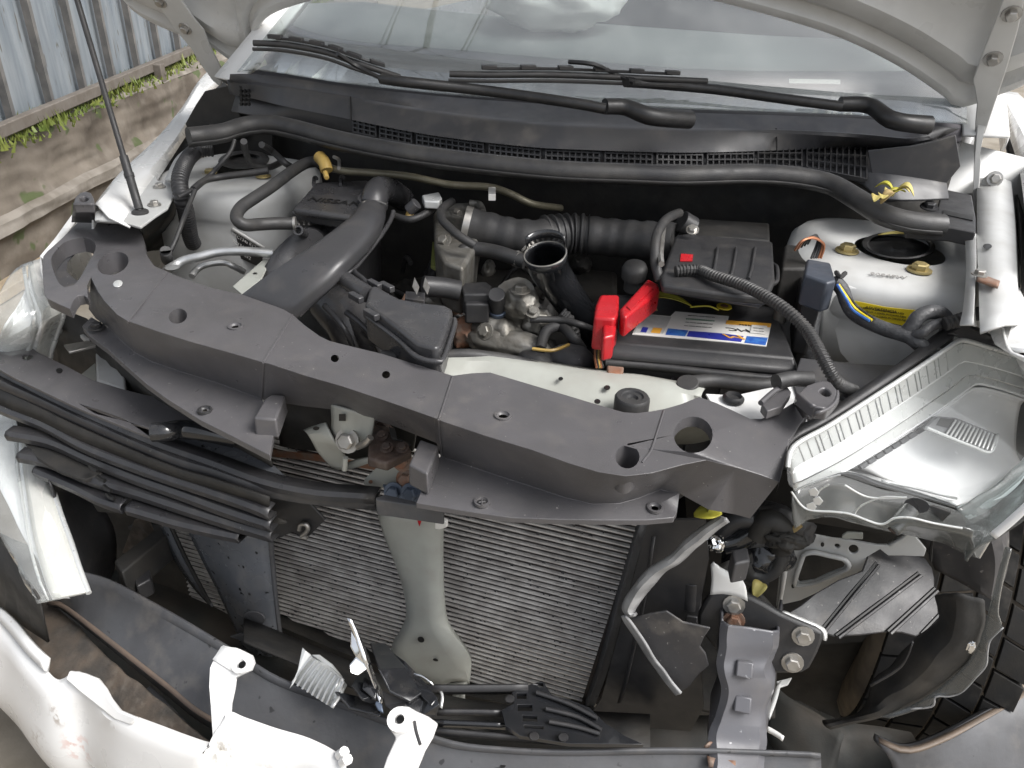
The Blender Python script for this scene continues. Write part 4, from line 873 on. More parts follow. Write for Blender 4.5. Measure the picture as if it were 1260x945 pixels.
tube('hose_clamp', [at('z', 635, 318, .831), at('z', 640, 320, .831)], .0118, steel, car, k=14, n=2); tube('clamp_ear', P('z', .845, '643,308 648,303 650,310'), .002, steel, car, k=6)
# open duct
oc = at('z', 671, 313, .875); on_ = V((-.10, -.28, .95)).normalized()
def ocirc(p, r, n_): return circ(p, n_, r, 26)
pa = [oc, at('z', 675, 330, .845), at('z', 688, 350, .815), at('z', 706, 376, .775), at('z', 726, 405, .73), at('z', 740, 430, .68)]
secs = []
pp = crs(pa, 16)
for i, q in enumerate(pp):
    d = (pp[max(i-1, 0)]-pp[min(i+1, 15)]).normalized(); n_ = on_.lerp(d, min(1, i/4)).normalized(); secs.append(ocirc(q, .0275-.004*math.sin(i/15*3.1), n_))
od = loft('open_air_duct', secs, glossb, car, cap=False, solid=.003)
bm = bmesh.new(); tube_bm(bm, ocirc(oc+on_*.001, .0276, on_)+[ocirc(oc+on_*.001, .0276, on_)[0]], .0010, k=8, n=60, cap=False); from_bm('duct_rim', bm, steel, od)
strip('rim_collar', [ocirc(oc+on_*.003, .028, on_)[2:13], ocirc(oc+on_*.02, .027, on_)[2:13]], glossb, od, t=.002)
# engine lumps
eng = block('engine', P('z', .68, '420,360 560,330 760,330 760,440 640,460 500,450'), .25, dark, car, bev=.01)
th = cyl('coolant_housing', at('z', 640, 420, .70), at('z', 634, 362, .80), .030, cast, car)
for v in th.data.vertices: v.co += V((mnoise.noise(v.co*40), mnoise.noise(v.co*40+V((5, 0, 0))), mnoise.noise(v.co*40+V((0, 5, 0)))))*.004
def lumpy(name, c, r, m, par, amp=.25, f=22, sub=4):
    bm = bmesh.new(); bmesh.ops.create_icosphere(bm, subdivisions=sub, radius=1)
    for v in bm.verts:
        q = v.co.copy(); d = 1+amp*mnoise.noise(q*1.8+V(c)*9)+amp*.5*mnoise.noise(q*4+V(c)*f); v.co = V(c)+V((q.x*r[0]*d, q.y*r[1]*d, q.z*r[2]*d))
    return from_bm(name, bm, m, par, smooth=40)
lumpy('housing_neck', at('z', 640, 372, .795), (.026, .022, .022), cast, th); lumpy('housing_body', at('z', 612, 412, .745), (.036, .03, .028), cast, th)
lumpy('housing_elbow', at('z', 625, 424, .74), (.062, .024, .022), cast, th, .15); lumpy('housing_boss', at('z', 660, 398, .76), (.024, .02, .022), cast, th)
bolt(at('z', 597, 408, .775), (-.2, -.8, .5), .008, cast, th); bolt(at('z', 640, 358, .82), (0, 0, 1), .009, cast, th); bolt(at('z', 655, 384, .79), (.2, -.4, .8), .007, cast, th)
se = cyl('temperature_sensor', at('z', 612, 385, .775), at('z', 611, 362, .815), .0115, blackp, th); cyl('sensor_collar', at('z', 612, 383, .779), at('z', 612, 379, .786), .0135, bluesteel, th)
block('coil_plug', P('z', .81, '566,348 598,346 606,352 604,362 570,362'), .03, blackp, car, bev=.003); block('coil_plug', P('z', .80, '572,363 602,363 602,374 572,374'), .03, blackp, car, bev=.003)
tube('coil_plug', [at('z', *q) for q in ((521, 352, .82), (545, 354, .815), (566, 358, .81))], .014, blackp, car, k=14)
for x in (507, 520): plate('metal_clip', P('z', .84, f'{x},352 {x+3},340 {x+9},352 {x+6},362'), .002, steel, car)
block('metal_clip', P('z', .825, '499,358 523,360 522,370 498,367'), .01, shield, car, bev=.001)
rn = random.Random(11)
for k in range(46):            # smaller engine fittings, loosely packed between the larger ones
    x, y = rn.uniform(470, 760), rn.uniform(325, 445); z_ = .70+rn.uniform(-.02, .05)
    c = at('z', x, y, z_)
    if rn.random() < .5:
        d = V((rn.uniform(-1, 1), rn.uniform(-1, 1), rn.uniform(-.4, .6)))*.045
        tube('engine_hose', [c-d, c+V((0, 0, rn.uniform(.0, .03))), c+d], rn.uniform(.003, .007), rn.choice([rubber, rubber, blackp, dark]), car, k=8)
    else: lumpy('engine_fitting', c, (rn.uniform(.012, .026), rn.uniform(.012, .026), rn.uniform(.012, .026)), rn.choice([dark, blackp, cast, dark, rust]), car, .3, sub=3)
tube('thin_hose', [at('z', *q) for q in ((652, 393, .78), (690, 394, .78), (715, 400, .78), (735, 408, .76))], .005, rubber, car, k=8)
tube('thin_hose', [at('z', *q) for q in ((665, 430, .76), (672, 408, .77), (690, 402, .77), (705, 415, .77), (716, 430, .75))], .0075, rubber, car, k=10)
tube('copper_wires', P('z', .78, '655,429 680,431 700,424'), .0022, amber, car, k=6)
tube('corrugated_pipe', [at('z', *q) for q in ((690, 385, .78), (700, 395, .77), (706, 412, .75), (708, 440, .71))], .009, rubber, car, k=10, ribs=(.006, .08))
lumpy('motor_cap', at('z', 703, 442, .745), (.032, .026, .02), shield, car, .06); lumpy('motor_cap', at('z', 660, 448, .735), (.03, .022, .02), blackp, car, .08)
for k in range(5): tube('copper_wires', P('z', .775, f'{733+k*2},425 {732+k*2},440 {734+k*2},452'), .0016, [copper, rubber, amber, copper, rubber][k], car, k=6)
block('battery_clamp', P('z', .80, '747,449 768,451 766,460 748,459'), .02, rust, car, bev=.002)
# black bar and hose in front of chamber
tube('front_hose', [at('z', *q) for q in ((470, 438, .80), (500, 440, .80), (545, 438, .80), (580, 437, .80), (630, 444, .79), (660, 452, .775))], .0075, rubber, car, k=12, n=40)
box('white_clip', at('z', 530, 434, .80), (.010, .006, .006), paper, car, bev=.001)
# ================================================================= front end
RY = .06
def R(x, y): return at('y', x, y, RY)
def yp(v): return lambda x, y: at('y', x, y, v)
# ---- radiator
rad = plate('radiator', PP(R, '300,545 420,555 560,600 700,625 792,640 742,868 600,835 430,802 300,770'), .03, finm, car, bev=0)
zt, zb = R(785, 645).z+.03, R(722, 862).z-.005
bm = bmesh.new(); nT = 46; rn = random.Random(5)
z_hi = .665; z_lo = .255; xl, xr = -.40, .30
for i in range(nT):
    z_ = z_lo+(z_hi-z_lo)*i/(nT-1)
    x1 = .262+(.306-.262)*((z_-.28)/.35)
    segs = 10
    for s in range(segs):
        a = xl+(x1-xl)*s/segs; b = xl+(x1-xl)*(s+1)/segs
        dz = rn.gauss(0, .00025)
        box_bm(bm, ((a+b)/2, RY-.0025, z_+dz), ((b-a)/2, 0, 0), (0, .0022, 0), (0, 0, .0011))
stuff(from_bm('tube_rows', bm, tubem, rad, smooth=None))
bm = bmesh.new()          # folded fins bent over between the tubes
for i in range(420):
    z_ = z_lo+(z_hi-z_lo)*(rn.randrange(nT-1)+.5)/(nT-1); x = rn.uniform(-.36, .29)
    box_bm(bm, (x, RY-.001, z_), (rn.uniform(.0006, .0022), 0, 0), (0, .0014, 0), (0, 0, (z_hi-z_lo)/(nT-1)*.40))
stuff(from_bm('bent_fins', bm, shield, rad, smooth=None))
strip('side_tank', [P('y', .058, '786,640 768,700 752,760 736,820 719,868'), P('y', .045, '789,641 772,701 756,761 740,821 723,868'), P('y', .052, '797,642 780,702 764,762 748,822 731,868')], bumpgrey, rad, n=14, t=.003)
strip('lower_tank', [P('y', .06, '300,738 430,790 560,836 730,866'), P('y', .03, '300,752 430,806 560,852 735,885'), P('y', .05, '300,790 430,840 560,880 735,905')], dark, rad, n=16, t=.004)
plate('upper_strip', P('y', .055, '330,553 400,560 470,572 470,580 400,569 330,562'), .004, rust, rad)
# ---- dark air panels around the radiator; the one by the wheel imitates shade
plate('air_and_shade_panel', P('y', .02, '798,640 868,640 872,690 858,760 866,870 850,900 720,890 740,860'), .004, blackp, car, bev=0)
plate('air_and_shade_panel', P('y', .24, '840,580 1160,580 1160,700 1060,790 880,800 850,700'), .004, dark, car, bev=0)
plate('air_and_shade_panel', P('y', .31, '960,770 1095,770 1100,960 940,960'), .004, dark, car, bev=0)  # black sheet added to darken the ground showing beside the wheel
strip('panel_groove', [P('y', .015, '802,660 790,740 770,830 760,865'), P('y', .012, '806,660 794,740 774,830 764,865')], blackp, car, n=8, t=.002)
# ---- centre brace
by = .005
brace = strip('centre_brace', [
    P('y', by+.010, '466,634 474,660 486,690 497,725 501,755 494,775 484,792 484,812 492,822 515,836 545,846'),
    P('y', by, '473,632 481,660 492,692 502,727 506,757 500,778 490,795 490,812 497,820 518,832 548,842'),
    P('y', by-.002, '500,635 506,660 513,692 518,727 522,757 522,778 522,795 522,808 526,816 536,826 556,838'),
    P('y', by, '530,636 531,660 532,692 534,727 537,757 543,772 556,786 567,800 572,810 573,820 572,838'),
    P('y', by+.012, '546,638 545,660 545,692 546,727 549,757 555,772 567,788 576,802 579,812 579,822 577,842')], primer, car, n=34, t=.003, smooth=40, rowsub=11)
for q, r1, r2, a in (((518, 787), 4.4, 3.6, 30), ((536, 812), 3.4, 1.8, 15)): loft('brace_hole', [pell(yp(by-.0065), *q, r1, r2, a, 14), pell(yp(by-.0075), *q, r1*.9, r2*.9, a, 14)], inkg, brace)
strip('brace_foot', [P('y', by+.002, '490,820 520,834 548,842 574,838'), P('y', by+.05, '487,824 520,838 548,850 577,846')], primer, brace, n=10, t=.003)
strip('brace_leg', [P('y', .01, '558,842 572,838'), P('y', .015, '556,872 572,875')], primer, brace, n=4, t=.003)
plate('red_mark', P('y', by-.0052, '512,636 520,637 516,648'), .0005, redp, brace, bev=0); plate('red_mark', P('y', by-.003, '489,637 497,637 495,646'), .0005, redp, brace, bev=0)
# ---- hood latch and its brackets
latch = plate('latch_bracket', P('y', -.005, '447,596 448,590 466,573 476,573 480,556 493,553 504,560 503,571 510,585 519,592 515,606 472,600 464,605'), .003, primer, car)
for q in ((495, 567), (500, 590)): bolt(at('y', *q, -.008), (0, -1, .35), .0085, rust, latch)
loft('plate_hole', [pell(yp(-.0085), 456, 593, 2.6, 2.4, 0, 10), pell(yp(-.0092), 456, 593, 2.3, 2.1, 0, 10)], rust, latch)
plate('blue_bolt_plate', P('y', -.014, '470,597 516,602 513,613 474,607'), .003, bluesteel, latch)
for q in ((485, 606), (506, 607)): bolt(at('y', *q, -.022), (0, -1, .4), .0085, bluesteel, latch)
block('latch_guard', P('z', .685, '462,612 474,608 513,617 547,624 546,627 463,615'), .022, bumpgrey, latch, bev=.0015, taper=1.0)
plate('white_clip', P('y', -.01, '535,643 541,639 549,642 550,649 541,652 535,651'), .006, paper, latch)
ub = strip('upper_bracket', [P('y', -.02, '408,497 409,515 409,530 415,540'), P('y', -.028, '425,502 426,518 426,536 430,546'), P('y', -.02, '443,507 444,524 446,540 447,548'), P('y', -.022, '461,512 459,526 456,540 452,548')], primer, latch, n=14, t=.003, rowsub=9)
plate('bracket_hole', P('y', -.033, '417,510 425,510 425,518 417,518'), .001, inkg, ub, bev=0)
bolt(at('y', 428, 542, -.03), (0, -1, .4), .010, steel, latch)
lw = strip('lower_bracket', [P('y', -.02, '374,530 388,524 401,520'), P('y', -.03, '382,538 396,537 411,541'), P('y', -.022, '392,556 406,556 424,560'), P('y', -.012, '408,574 418,577 428,576')], primer, latch, n=12, t=.003, rowsub=12)
loft('bracket_hole', [pell(yp(-.0275), 389, 527, 4, 2.4, 0, 12), pell(yp(-.0285), 389, 527, 3.5, 2, 0, 12)], inkg, lw)
tube('bracket_pin', P('y', -.033, '425,563 424,578'), .0035, primer, lw, k=8, n=2)
strip('bracket_arm', [P('y', .0, '426,570 440,565 455,562'), P('y', .0, '427,577 441,574 455,569')], primer, lw, n=6, t=.003)
lm = block('latch_body', P('z', .735, '456,522 464,515 478,524 486,540 500,544 507,554 476,570 452,564'), .012, rustd, latch, bev=.003)
plate('latch_side', P('y', .0, '453,560 458,524 468,518 482,530 486,550 476,572'), .006, rustd, latch); plate('latch_side', P('y', .02, '484,524 512,532 508,556 492,552'), .005, dark, latch)
for q in ((470, 536), (476, 551), (495, 551)): bolt(at('z', q[0], q[1], .737), (0, -.4, .9), .005, rustd, lm)
plate('latch_jaw', P('z', .742, '478,524 486,527 489,540 482,538'), .004, dark, lm)
tube('latch_cable', [at('z', *q) for q in ((440, 550, .72), (450, 545, .735), (456, 538, .745))], .004, steel, lm, k=8)
tube('black_pipe', [at('z', *q) for q in ((355, 500, .70), (385, 506, .70), (415, 512, .70))], .014, glossb, car, k=12)
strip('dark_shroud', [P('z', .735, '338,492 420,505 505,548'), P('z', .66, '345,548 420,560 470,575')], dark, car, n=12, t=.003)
# ---- bumper beam
b0 = '75,715 127,723 200,760 290,812 340,842 420,871 490,897 553,919 620,926 700,929 840,927 995,931 1010,933'
beam = strip('bumper_beam', [P('z', .44, '80,700 130,712 203,750 292,803 342,834 422,865 492,890 555,913 620,921 700,924 840,922 995,927 1010,929'), P('z', .425, b0), P('z', .405, '66,726 110,738 180,782 262,836 310,866 390,898 460,925 530,944 620,955 700,958 840,955 995,957 1010,958'), P('z', .385, '60,738 80,742 143,789 207,839 257,878 350,920 440,950 520,970 620,980 700,985 840,982 995,985 1010,986'), P('z', .36, '60,745 78,750 140,800 203,852 255,892 350,940 440,970 520,990 620,1000 700,1005 840,1002 995,1005 1010,1006')], bumpgrey, car, n=60, t=.004, smooth=35)
strip('beam_edge', [P('z', .3845, '60,739 80,743 143,790 207,840 257,879 350,921'), P('z', .381, '58,744 78,749 140,797 204,847 254,886 348,928')], mat('brown_edge', (.13, .095, .072), .8, col2=(.07, .06, .055), nscale=30), beam, n=30, t=.003)
loft('beam_hole', [pell(lambda x, y: at('z', x, y, .414), 619, 942, 3.5, 3, 0, 12), pell(lambda x, y: at('z', x, y, .416), 619, 942, 3.2, 2.8, 0, 12)], inkg, beam)
# ---- absorber foam and lower black gap
strip('absorber', [P('z', .355, '40,728 75,752 110,786 153,826 205,868 250,908 300,938'), P('z', .335, '20,785 40,818 85,846 125,864 160,900 240,942 290,965')], foam, car, n=40, t=.006, rowsub=8, jag=.003)
strip('undertray', [P('z', .27, '-40,640 60,680 200,720 330,780 500,850 700,880 950,880 1120,900'), P('z', .20, '-60,800 60,860 200,930 330,990 500,1010 700,1020 950,1020 1180,1000')], tray, car, n=40, t=.004, rowsub=6, jag=.004)
block('absorber_block', P('z', .34, '160,862 185,842 200,856 248,906 225,925 190,900'), .05, bumpgrey, car, bev=.003)
# ---- left air guide
g = strip('air_guide', [P('y', .0, '233,655 250,690 270,730 288,770 300,796 318,806'), P('y', -.015, '260,655 275,690 290,730 303,765 313,790 324,805'), P('y', -.02, '300,655 310,690 318,730 325,765 330,790 334,806'), P('y', -.012, '330,655 333,690 337,730 341,765 344,790 346,800')], guide, car, n=24, t=.003, rowsub=12)
strip('guide_edge', [P('y', -.014, '329,655 333,692 337,732 341,767 345,797 337,808'), P('y', -.008, '335,655 338,692 341,732 345,767 348,797 340,808')], bumpgrey, g, n=16, t=.003)
strip('guide_side', [P('y', .01, '196,640 205,665 216,690 236,720 258,744'), P('y', .005, '206,640 216,665 228,690 246,720 262,746'), P('y', .002, '232,656 250,690 268,728 284,765')][:2], guide, g, n=12, t=.003)
tube('guide_seam', P('y', -.003, '207,640 230,690 258,742'), .003, inkg, g, k=6)
plate('guide_foot', P('y', -.018, '282,784 300,790 318,798 316,806 334,809 332,800 318,790 296,780'), .004, guide, g)
loft('guide_pad', [pell(yp(-.0235), 313, 760, 14, 8, 10, 20), pell(yp(-.0265), 313, 760, 12, 6.5, 10, 20)], bumpgrey, g)
# ---- dark bits behind the left headlight
hp_ = strip('headlight_housing', [P('y', -.06, '60,590 84,662 108,730 117,748'), P('y', -.03, '72,596 98,650 118,700 126,744'), P('y', .02, '110,604 140,650 140,700 120,740')], blackp, car, n=14, t=.003, rowsub=8)
plate('housing_bracket', P('y', .02, '76,600 90,640 92,648 82,662'), .003, shield, car)
strip('inner_bulkhead', [P('y', .10, '60,560 150,600 210,640 240,680'), P('y', .08, '100,740 150,760 230,790 290,800')], dark, car, n=14, t=.004, rowsub=8)
block('horn_bracket', P('z', .45, '140,690 205,640 215,650 150,705'), .05, dark, car, bev=.003)
plate('side_plate', P('y', .05, '165,640 180,636 204,690 196,700 172,690 150,680'), .004, foam, car)
block('dark_clip', P('z', .42, '160,700 182,690 186,712 168,722'), .03, blackp, car)
# white mounts behind the loose grille
wm = block('headlight_mount', P('z', .672, '117,428 128,424 152,446 155,480 118,468'), .06, white_in, car, bev=.004)
loft('mount_hole', [pell(lambda x, y: at('z', x, y, .6725), 134, 437, 5, 4, 0, 12), pell(lambda x, y: at('z', x, y, .6735), 134, 437, 4.5, 3.5, 0, 12)], blackp, wm)
plate('mount_arm', P('z', .70, '78,424 108,419 116,421 118,425 85,433'), .004, steel, car)
plate('mount_arm', P('z', .69, '98,412 112,408 118,416 104,418'), .006, white_in, car)
plate('mount_wedge', P('z', .66, '100,460 117,446 120,468 112,470'), .004, primer, car)
plate('mount_wedge', P('z', .66, '175,485 190,481 210,492 200,494'), .004, primer, car)
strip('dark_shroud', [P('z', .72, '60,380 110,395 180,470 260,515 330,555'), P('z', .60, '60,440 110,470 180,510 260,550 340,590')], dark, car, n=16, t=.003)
tube('black_pipe', [at('z', *q) for q in ((188, 532, .70), (205, 531, .70), (225, 528, .695), (260, 533, .69), (290, 540, .68))], .012, glossb, car, k=12)
# ---- loose grille
gr_ = empty('grille', at('z', 170, 560, .60), 'black slatted radiator grille torn loose and hanging across the left of the opening', 'grille')
up = '0,417 10,424 19,431 24,430 30,427 39,428 48,434 66,443 83,451 115,468 145,477 175,485 206,491 235,505 256,519'
lo = '0,454 20,465 50,479 75,491 103,504 130,515 160,527 186,537 205,546 225,552 240,556 256,561'
plate('top_plate', P('z', .685, up+' 240,520 221,518 210,522 202,528 186,527 170,522 150,517 118,509 98,497 118,503 150,514 160,520 '+'185,531 200,540 186,538 160,528 130,516 103,505 75,492 50,480 20,466 0,455 -30,440 -30,402'.replace('185,531 200,540 ', '')), .004, satin, gr_, bev=.001, holes=[pell(lambda x, y: at('z', x, y, .685), 34, 439, 7, 4, -8, 14)])
for q in ((73, 456),): loft('plate_hole', [pell(lambda x, y: at('z', x, y, .6855), *q, 4.2, 3.2, 0, 12), pell(lambda x, y: at('z', x, y, .6865), *q, 3.6, 2.8, 0, 12)], inkg, gr_)
def slat(s, z, h, name='slat', m=grillem, z2=None, th=.006, back=.014):
    p = nums(s); a = [at('z', q[0], q[1], z if z2 is None else z+(z2-z)*i/(len(p)-1)) for i, q in enumerate(p)]; a = crs(a, 40)
    out = []
    rows = [[q+V((0, back, .001)) for q in a], a, [q+V((0, -.0035, -h*.35)) for q in a], [q+V((0, -.002, -h)) for q in a], [q+V((0, back, -h-.001)) for q in a]]
    return strip(name, rows, m, gr_, t=.0018, smooth=45)
slat('-30,440 0,456 50,481 103,506 186,541 260,567 324,590 386,603 440,607 462,609', .675, .012, z2=.655)
slat('-30,452 0,468 50,491 103,516 206,560 260,577 296,590 324,598 386,608 440,613 462,615', .668, .014, z2=.645)
strip('recess_panel', [P('z', .652, '-30,462 0,478 50,502 103,528 206,572 260,588 296,600 331,612'), P('z', .632, '-30,480 0,498 52,519 103,544 165,568 217,587 242,595 304,614 331,624')], dark, gr_, n=40, t=.003)  # coloured black to give the recess its shade
slat('-30,482 0,500 52,520 103,547 165,571 217,589 242,597 304,618 331,629', .632, .012)
slat('7,531 60,541 110,563 165,585 217,603 280,626 333,643', .613, .013)
slat('21,558 60,566 110,587 165,603 217,620 280,640 334,656', .594, .013)
slat('41,576 90,597 120,612 149,622', .575, .012)
slat('155,623 190,633 217,641 260,651 294,658', .575, .012)
strip('slat_backing', [[p+V((0, .03, -.03)) for p in P('z', .625, '0,512 52,532 103,556 165,580 217,598 304,626 333,638')], [p+V((0, .02, -.01)) for p in P('z', .560, '30,570 70,587 110,603 165,622 217,640 280,655 300,657')]], dark, gr_, n=30, t=.003)
plate('end_cap', [p+V((0, .02, -.004)) for p in P('z', .60, '4,522 16,519 60,537 100,555 112,590 90,598 60,588 44,579 30,570 10,545')], .006, dark, gr_)
plate('broken_end', P('y', -.012, '331,604 372,610 400,640 378,662 360,655 340,664 333,660'), .004, blackp, gr_)
tube('metal_clip', P('y', -.018, '368,652 370,646 376,645 379,650 376,656 371,660 378,662'), .003, steel, gr_, k=8)
plate('mesh_wedge', P('z', .66, '255,527 300,545 340,574 357,591 320,586 262,567 210,545 205,538'), .003, guide, gr_)
for k, (x, y) in enumerate(((115, 577), (124, 590), (132, 602), (118, 571), (136, 612))): 
    tube('crack', P('z', .615-.008*k, f'{x-4},{y-4} {x},{y} {x+5},{y+2}'), .003, inkg, gr_, k=5)
plate('broken_tongue', P('y', -.06, '105,606 128,612 149,620 150,626 140,632 120,630'), .003, tray, gr_)
# ---- left headlight
def hl(s): return [at('z', *q) for q in nums(s)]
in_e = hl('53,319,.77 62,350,.765 77,377,.755 68,412,.70 60,440,.66 58,500,.575 60,560,.545 62,593,.54 72,630,.535 84,663,.525 96,700,.515 107,729,.505')
mid = hl('36,328,.77 42,360,.765 52,395,.75 46,425,.69 38,450,.655 30,500,.575 28,560,.545 34,610,.538 42,660,.53 52,700,.52 62,730,.51 66,737,.505')
mid2 = hl('20,345,.772 22,372,.765 24,400,.75 16,430,.685 8,460,.65 6,510,.57 10,560,.545 18,612,.538 28,662,.53 38,700,.52 47,717,.51 60,737,.505')
out_ = hl('-8,380,.77 -20,395,.765 -30,420,.71 -40,450,.66 -45,480,.60 -40,530,.565 -30,590,.545 -15,625,.54 0,659,.535 22,695,.525 43,725,.51 58,738,.505')
hlL = empty('headlight', sum(in_e, V((0, 0, 0)))/len(in_e), '', ''); 
for k_ in ('label', 'category'): del hlL[k_]
hlL.parent = car; hlL.location = wl(hlL)-wl(car)
strip('bezel', [in_e, [a.lerp(b, .5)+V((0, -.004, .003)) for a, b in zip(in_e, mid)], mid], cream, hlL, n=40, t=.004, rowsub=6)
strip('reflector', [mid, [p+V((.004, .014, -.010)) for p in mid2], [p+V((.012, .02, -.012)) for p in out_]], skywhite, hlL, n=40, t=.003, rowsub=6)
strip('lens', [[p+V((.001, -.002, .001)) for p in in_e], [p+V((0, -.012, .006)) for p in mid], [p+V((0, -.014, .006)) for p in mid2], out_], hazed, hlL, n=40, t=.003, rowsub=10, smooth=180)
tube('lens_rim', [p+V((.003, 0, 0)) for p in in_e], .0035, bezel, hlL, k=8, n=50)
strip('lens_flute', [[p+V((0, -.006, .004)) for p in mid], [a.lerp(b, .25)+V((0, -.006, .004)) for a, b in zip(mid, mid2)]], bezel, hlL, n=30, t=.002)
strip('liner_and_gap_shade', [P('z', .52, '-30,640 0,664 24,700 48,735'), P('z', .38, '-40,700 -10,740 30,770 60,790')], dark, car, n=8, t=.003)
fe_ = P('z', .80, '55,321 72,301 88,280 104,258'); strip('fender', [fe_, P('z', .802, '50,316 67,296 83,274 99,252'), [p+V((-.012, 0, -.02)) for p in fe_], [p+V((-.01, 0, -.12)) for p in fe_]], white, car, n=12, t=.003)
# ---- torn bumper cover
tp = hl('-30,735,.40 0,759,.385 18,778,.38 34,800,.378 52,818,.376 70,836,.375 84,833,.38 92,826,.385 106,829,.388 119,836,.39 130,851,.39 138,866,.39 147,874,.392 170,882,.40 200,893,.408 232,905,.416 262,914,.424 270,905,.432 280,876,.445 300,882,.446 340,896,.45 380,908,.452 415,926,.452 424,940,.45 430,960,.445')
def offs(pts, out, dn):
    r = []
    for i, p in enumerate(pts):
        t = (pts[min(i+2, len(pts)-1)]-pts[max(i-2, 0)]); n_ = V((t.y, -t.x, 0)).normalized()
        n_ = (n_+V((-.12, -.25, 0))).normalized()
        r.append(p+n_*out+V((0, 0, -dn)))
    return r
sm = crs(tp, 80); smooth_base = crs([tp[0], tp[2], tp[5], tp[9], tp[13], tp[16], tp[21], tp[24]], 80)
bump_scuffs = [(tuple(at('z', 90, 925, .30)), .03, (.6, .38, .33)), (tuple(at('z', 233, 935, .38)), .018, (.5, .10, .08)), (tuple(at('z', 60, 905, .28)), .03, (.35, .30, .25)), (tuple(at('z', 70, 880, .34)), .02, (.3, .24, .2)), (tuple(at('z', 345, 925, .40)), .05, (.28, .26, .24)), (tuple(at('z', 275, 925, .42)), .02, (.3, .27, .22))]
bwhite = mat('scuffed_white_bumper', (.78, .78, .77), .3, coat=.4, col2=(.68, .66, .63), nscale=9, amt=.5, rvar=.08, bump=.02, bscale=25, scuffs=bump_scuffs, speck=((.45, .41, .37), 40, .755))
bc = strip('bumper_cover', [sm, [a+V((-.003, -.010, -.004)) for a in sm], [a.lerp(b, .75)+V((0, -.002, -.002)) for a, b in zip(sm, offs(smooth_base, .020, .020))], offs(smooth_base, .022, .035), offs(smooth_base, .040, .10), offs(smooth_base, .036, .16), offs(smooth_base, .0, .24), offs(smooth_base, -.07, .27)], bwhite, None, n=100, t=.004, rowsub=20, smooth=50)
tag(bc, 'torn white front bumper cover sagging at the lower left with red scuffs', 'bumper')
plate('mounting_tab', [at('z', *q) for q in ((80, 836, .392), (85, 825, .398), (102, 828, .4), (119, 835, .402), (128, 847, .402), (135, 860, .402), (146, 874, .402), (170, 884, .412), (160, 892, .40), (138, 884, .392), (118, 868, .388), (98, 852, .386))], .007, bwhite, bc, bev=.002)
# upright mounting tabs of the bumper
def on_beam(x, y): return at('z', x, y, .455)
tb_ = plate('mounting_tab', [at('z', *q) for q in ((258, 822, .475), (265, 806, .48), (272, 795, .483), (290, 797, .483), (299, 801, .481), (309, 806, .478), (312, 815, .474), (308, 825, .47), (297, 830, .468), (289, 834, .465), (287, 848, .458), (283, 866, .452), (282, 880, .447), (300, 884, .446), (330, 894, .446), (318, 905, .43), (275, 930, .42), (262, 915, .424), (259, 870, .44), (257, 845, .46))], .008, bwhite, bc, bev=.002)
loft('tab_eye', [circ(at('z', 297, 818, .478)+V((0, -.3, .9)).normalized()*h, V((0, -.3, .9)), r, 18) for r, h in ((.011, -.002), (.011, .003), (.0055, .003), (.005, -.003))], bwhite, tb_)
loft('tab_hole', [circ(at('z', 298, 818, .4812), V((0, -.3, .9)), r, 12) for r in (.0046, .004)], inkg, tb_)
strip('tab_fold', [hl('275,795,.484 262,812,.48'), hl('298,801,.482 286,826,.472')], bwhite, tb_, n=6, t=.006)
strip('tab_edge', [hl('0,747,.40 20,765,.40 40,790,.398 60,810,.395'), hl('-4,758,.39 14,778,.39 34,803,.388 58,826,.384')], bwhite, bc, n=12, t=.006)
tb2 = plate('mounting_tab', [at('z', *q) for q in ((478, 886, .50), (482, 875, .503), (492, 869, .505), (502, 870, .505), (512, 876, .503), (526, 882, .50), (538, 891, .497), (532, 908, .488), (522, 925, .478), (512, 950, .465), (466, 962, .455), (476, 932, .468), (487, 908, .48), (481, 900, .49))], .009, bwhite, bc, bev=.002)
loft('tab_eye', [circ(at('z', 492, 886, .5045)+V((0, -.3, .9)).normalized()*h, V((0, -.3, .9)), r, 18) for r, h in ((.0135, -.004), (.0135, .003), (.0055, .003), (.005, -.003))], bwhite, tb2)
loft('tab_hole', [circ(at('z', 492.5, 885, .508), V((0, -.3, .9)), r, 12) for r in (.0046, .004)], inkg, tb2)
tube('tab_crease', P('z', .503, '510,888 512,900 517,916'), .002, shield, tb2, k=6)
for q in ((418, 929), (422, 938)): tube('broken_stub', [at('z', q[0], q[1], .455), at('z', q[0]+6, q[1]-4, .465)], .006, bwhite, bc, k=8)
# ---- broken chrome pieces lying in the bumper
cf = empty('chrome_trim', at('z', 392, 838, .43), 'small ribbed silver trim piece lying loose on the bumper beam', 'trim piece')
strip('ribbed_face', [P('z', .475, '383,806 392,808 408,822 423,836'), P('z', .45, '360,838 378,850 395,862 409,870')], bezel, cf, n=12, t=.003)
for k in range(9):
    t = k/8; a = at('z', 384+39*t, 808+30*t, .478); b = at('z', 360+48*t, 840+30*t, .453); tube('rib', [a, (a+b)/2+V((0, 0, .002)), b], .0016, alu, cf, k=6)
plate('side_wing', [at('z', *q) for q in ((372, 797, .485), (376, 801, .484), (383, 806, .478), (361, 842, .453), (356, 848, .448), (366, 826, .466))], .003, bezel, cf)
plate('top_wing', [at('z', *q) for q in ((383, 806, .478), (392, 806, .482), (408, 818, .476), (420, 833, .468), (422, 837, .466), (408, 824, .472))], .003, bezel, cf)
strip('end_lip', [P('z', .468, '426,842 418,858 409,871'), P('z', .46, '423,838 414,856 406,868')], alu, cf, n=6, t=.003)
sh = empty('emblem_shard', at('z', 450, 830, .43), 'bright chrome emblem splinter standing upright among the black grille debris', 'broken emblem')
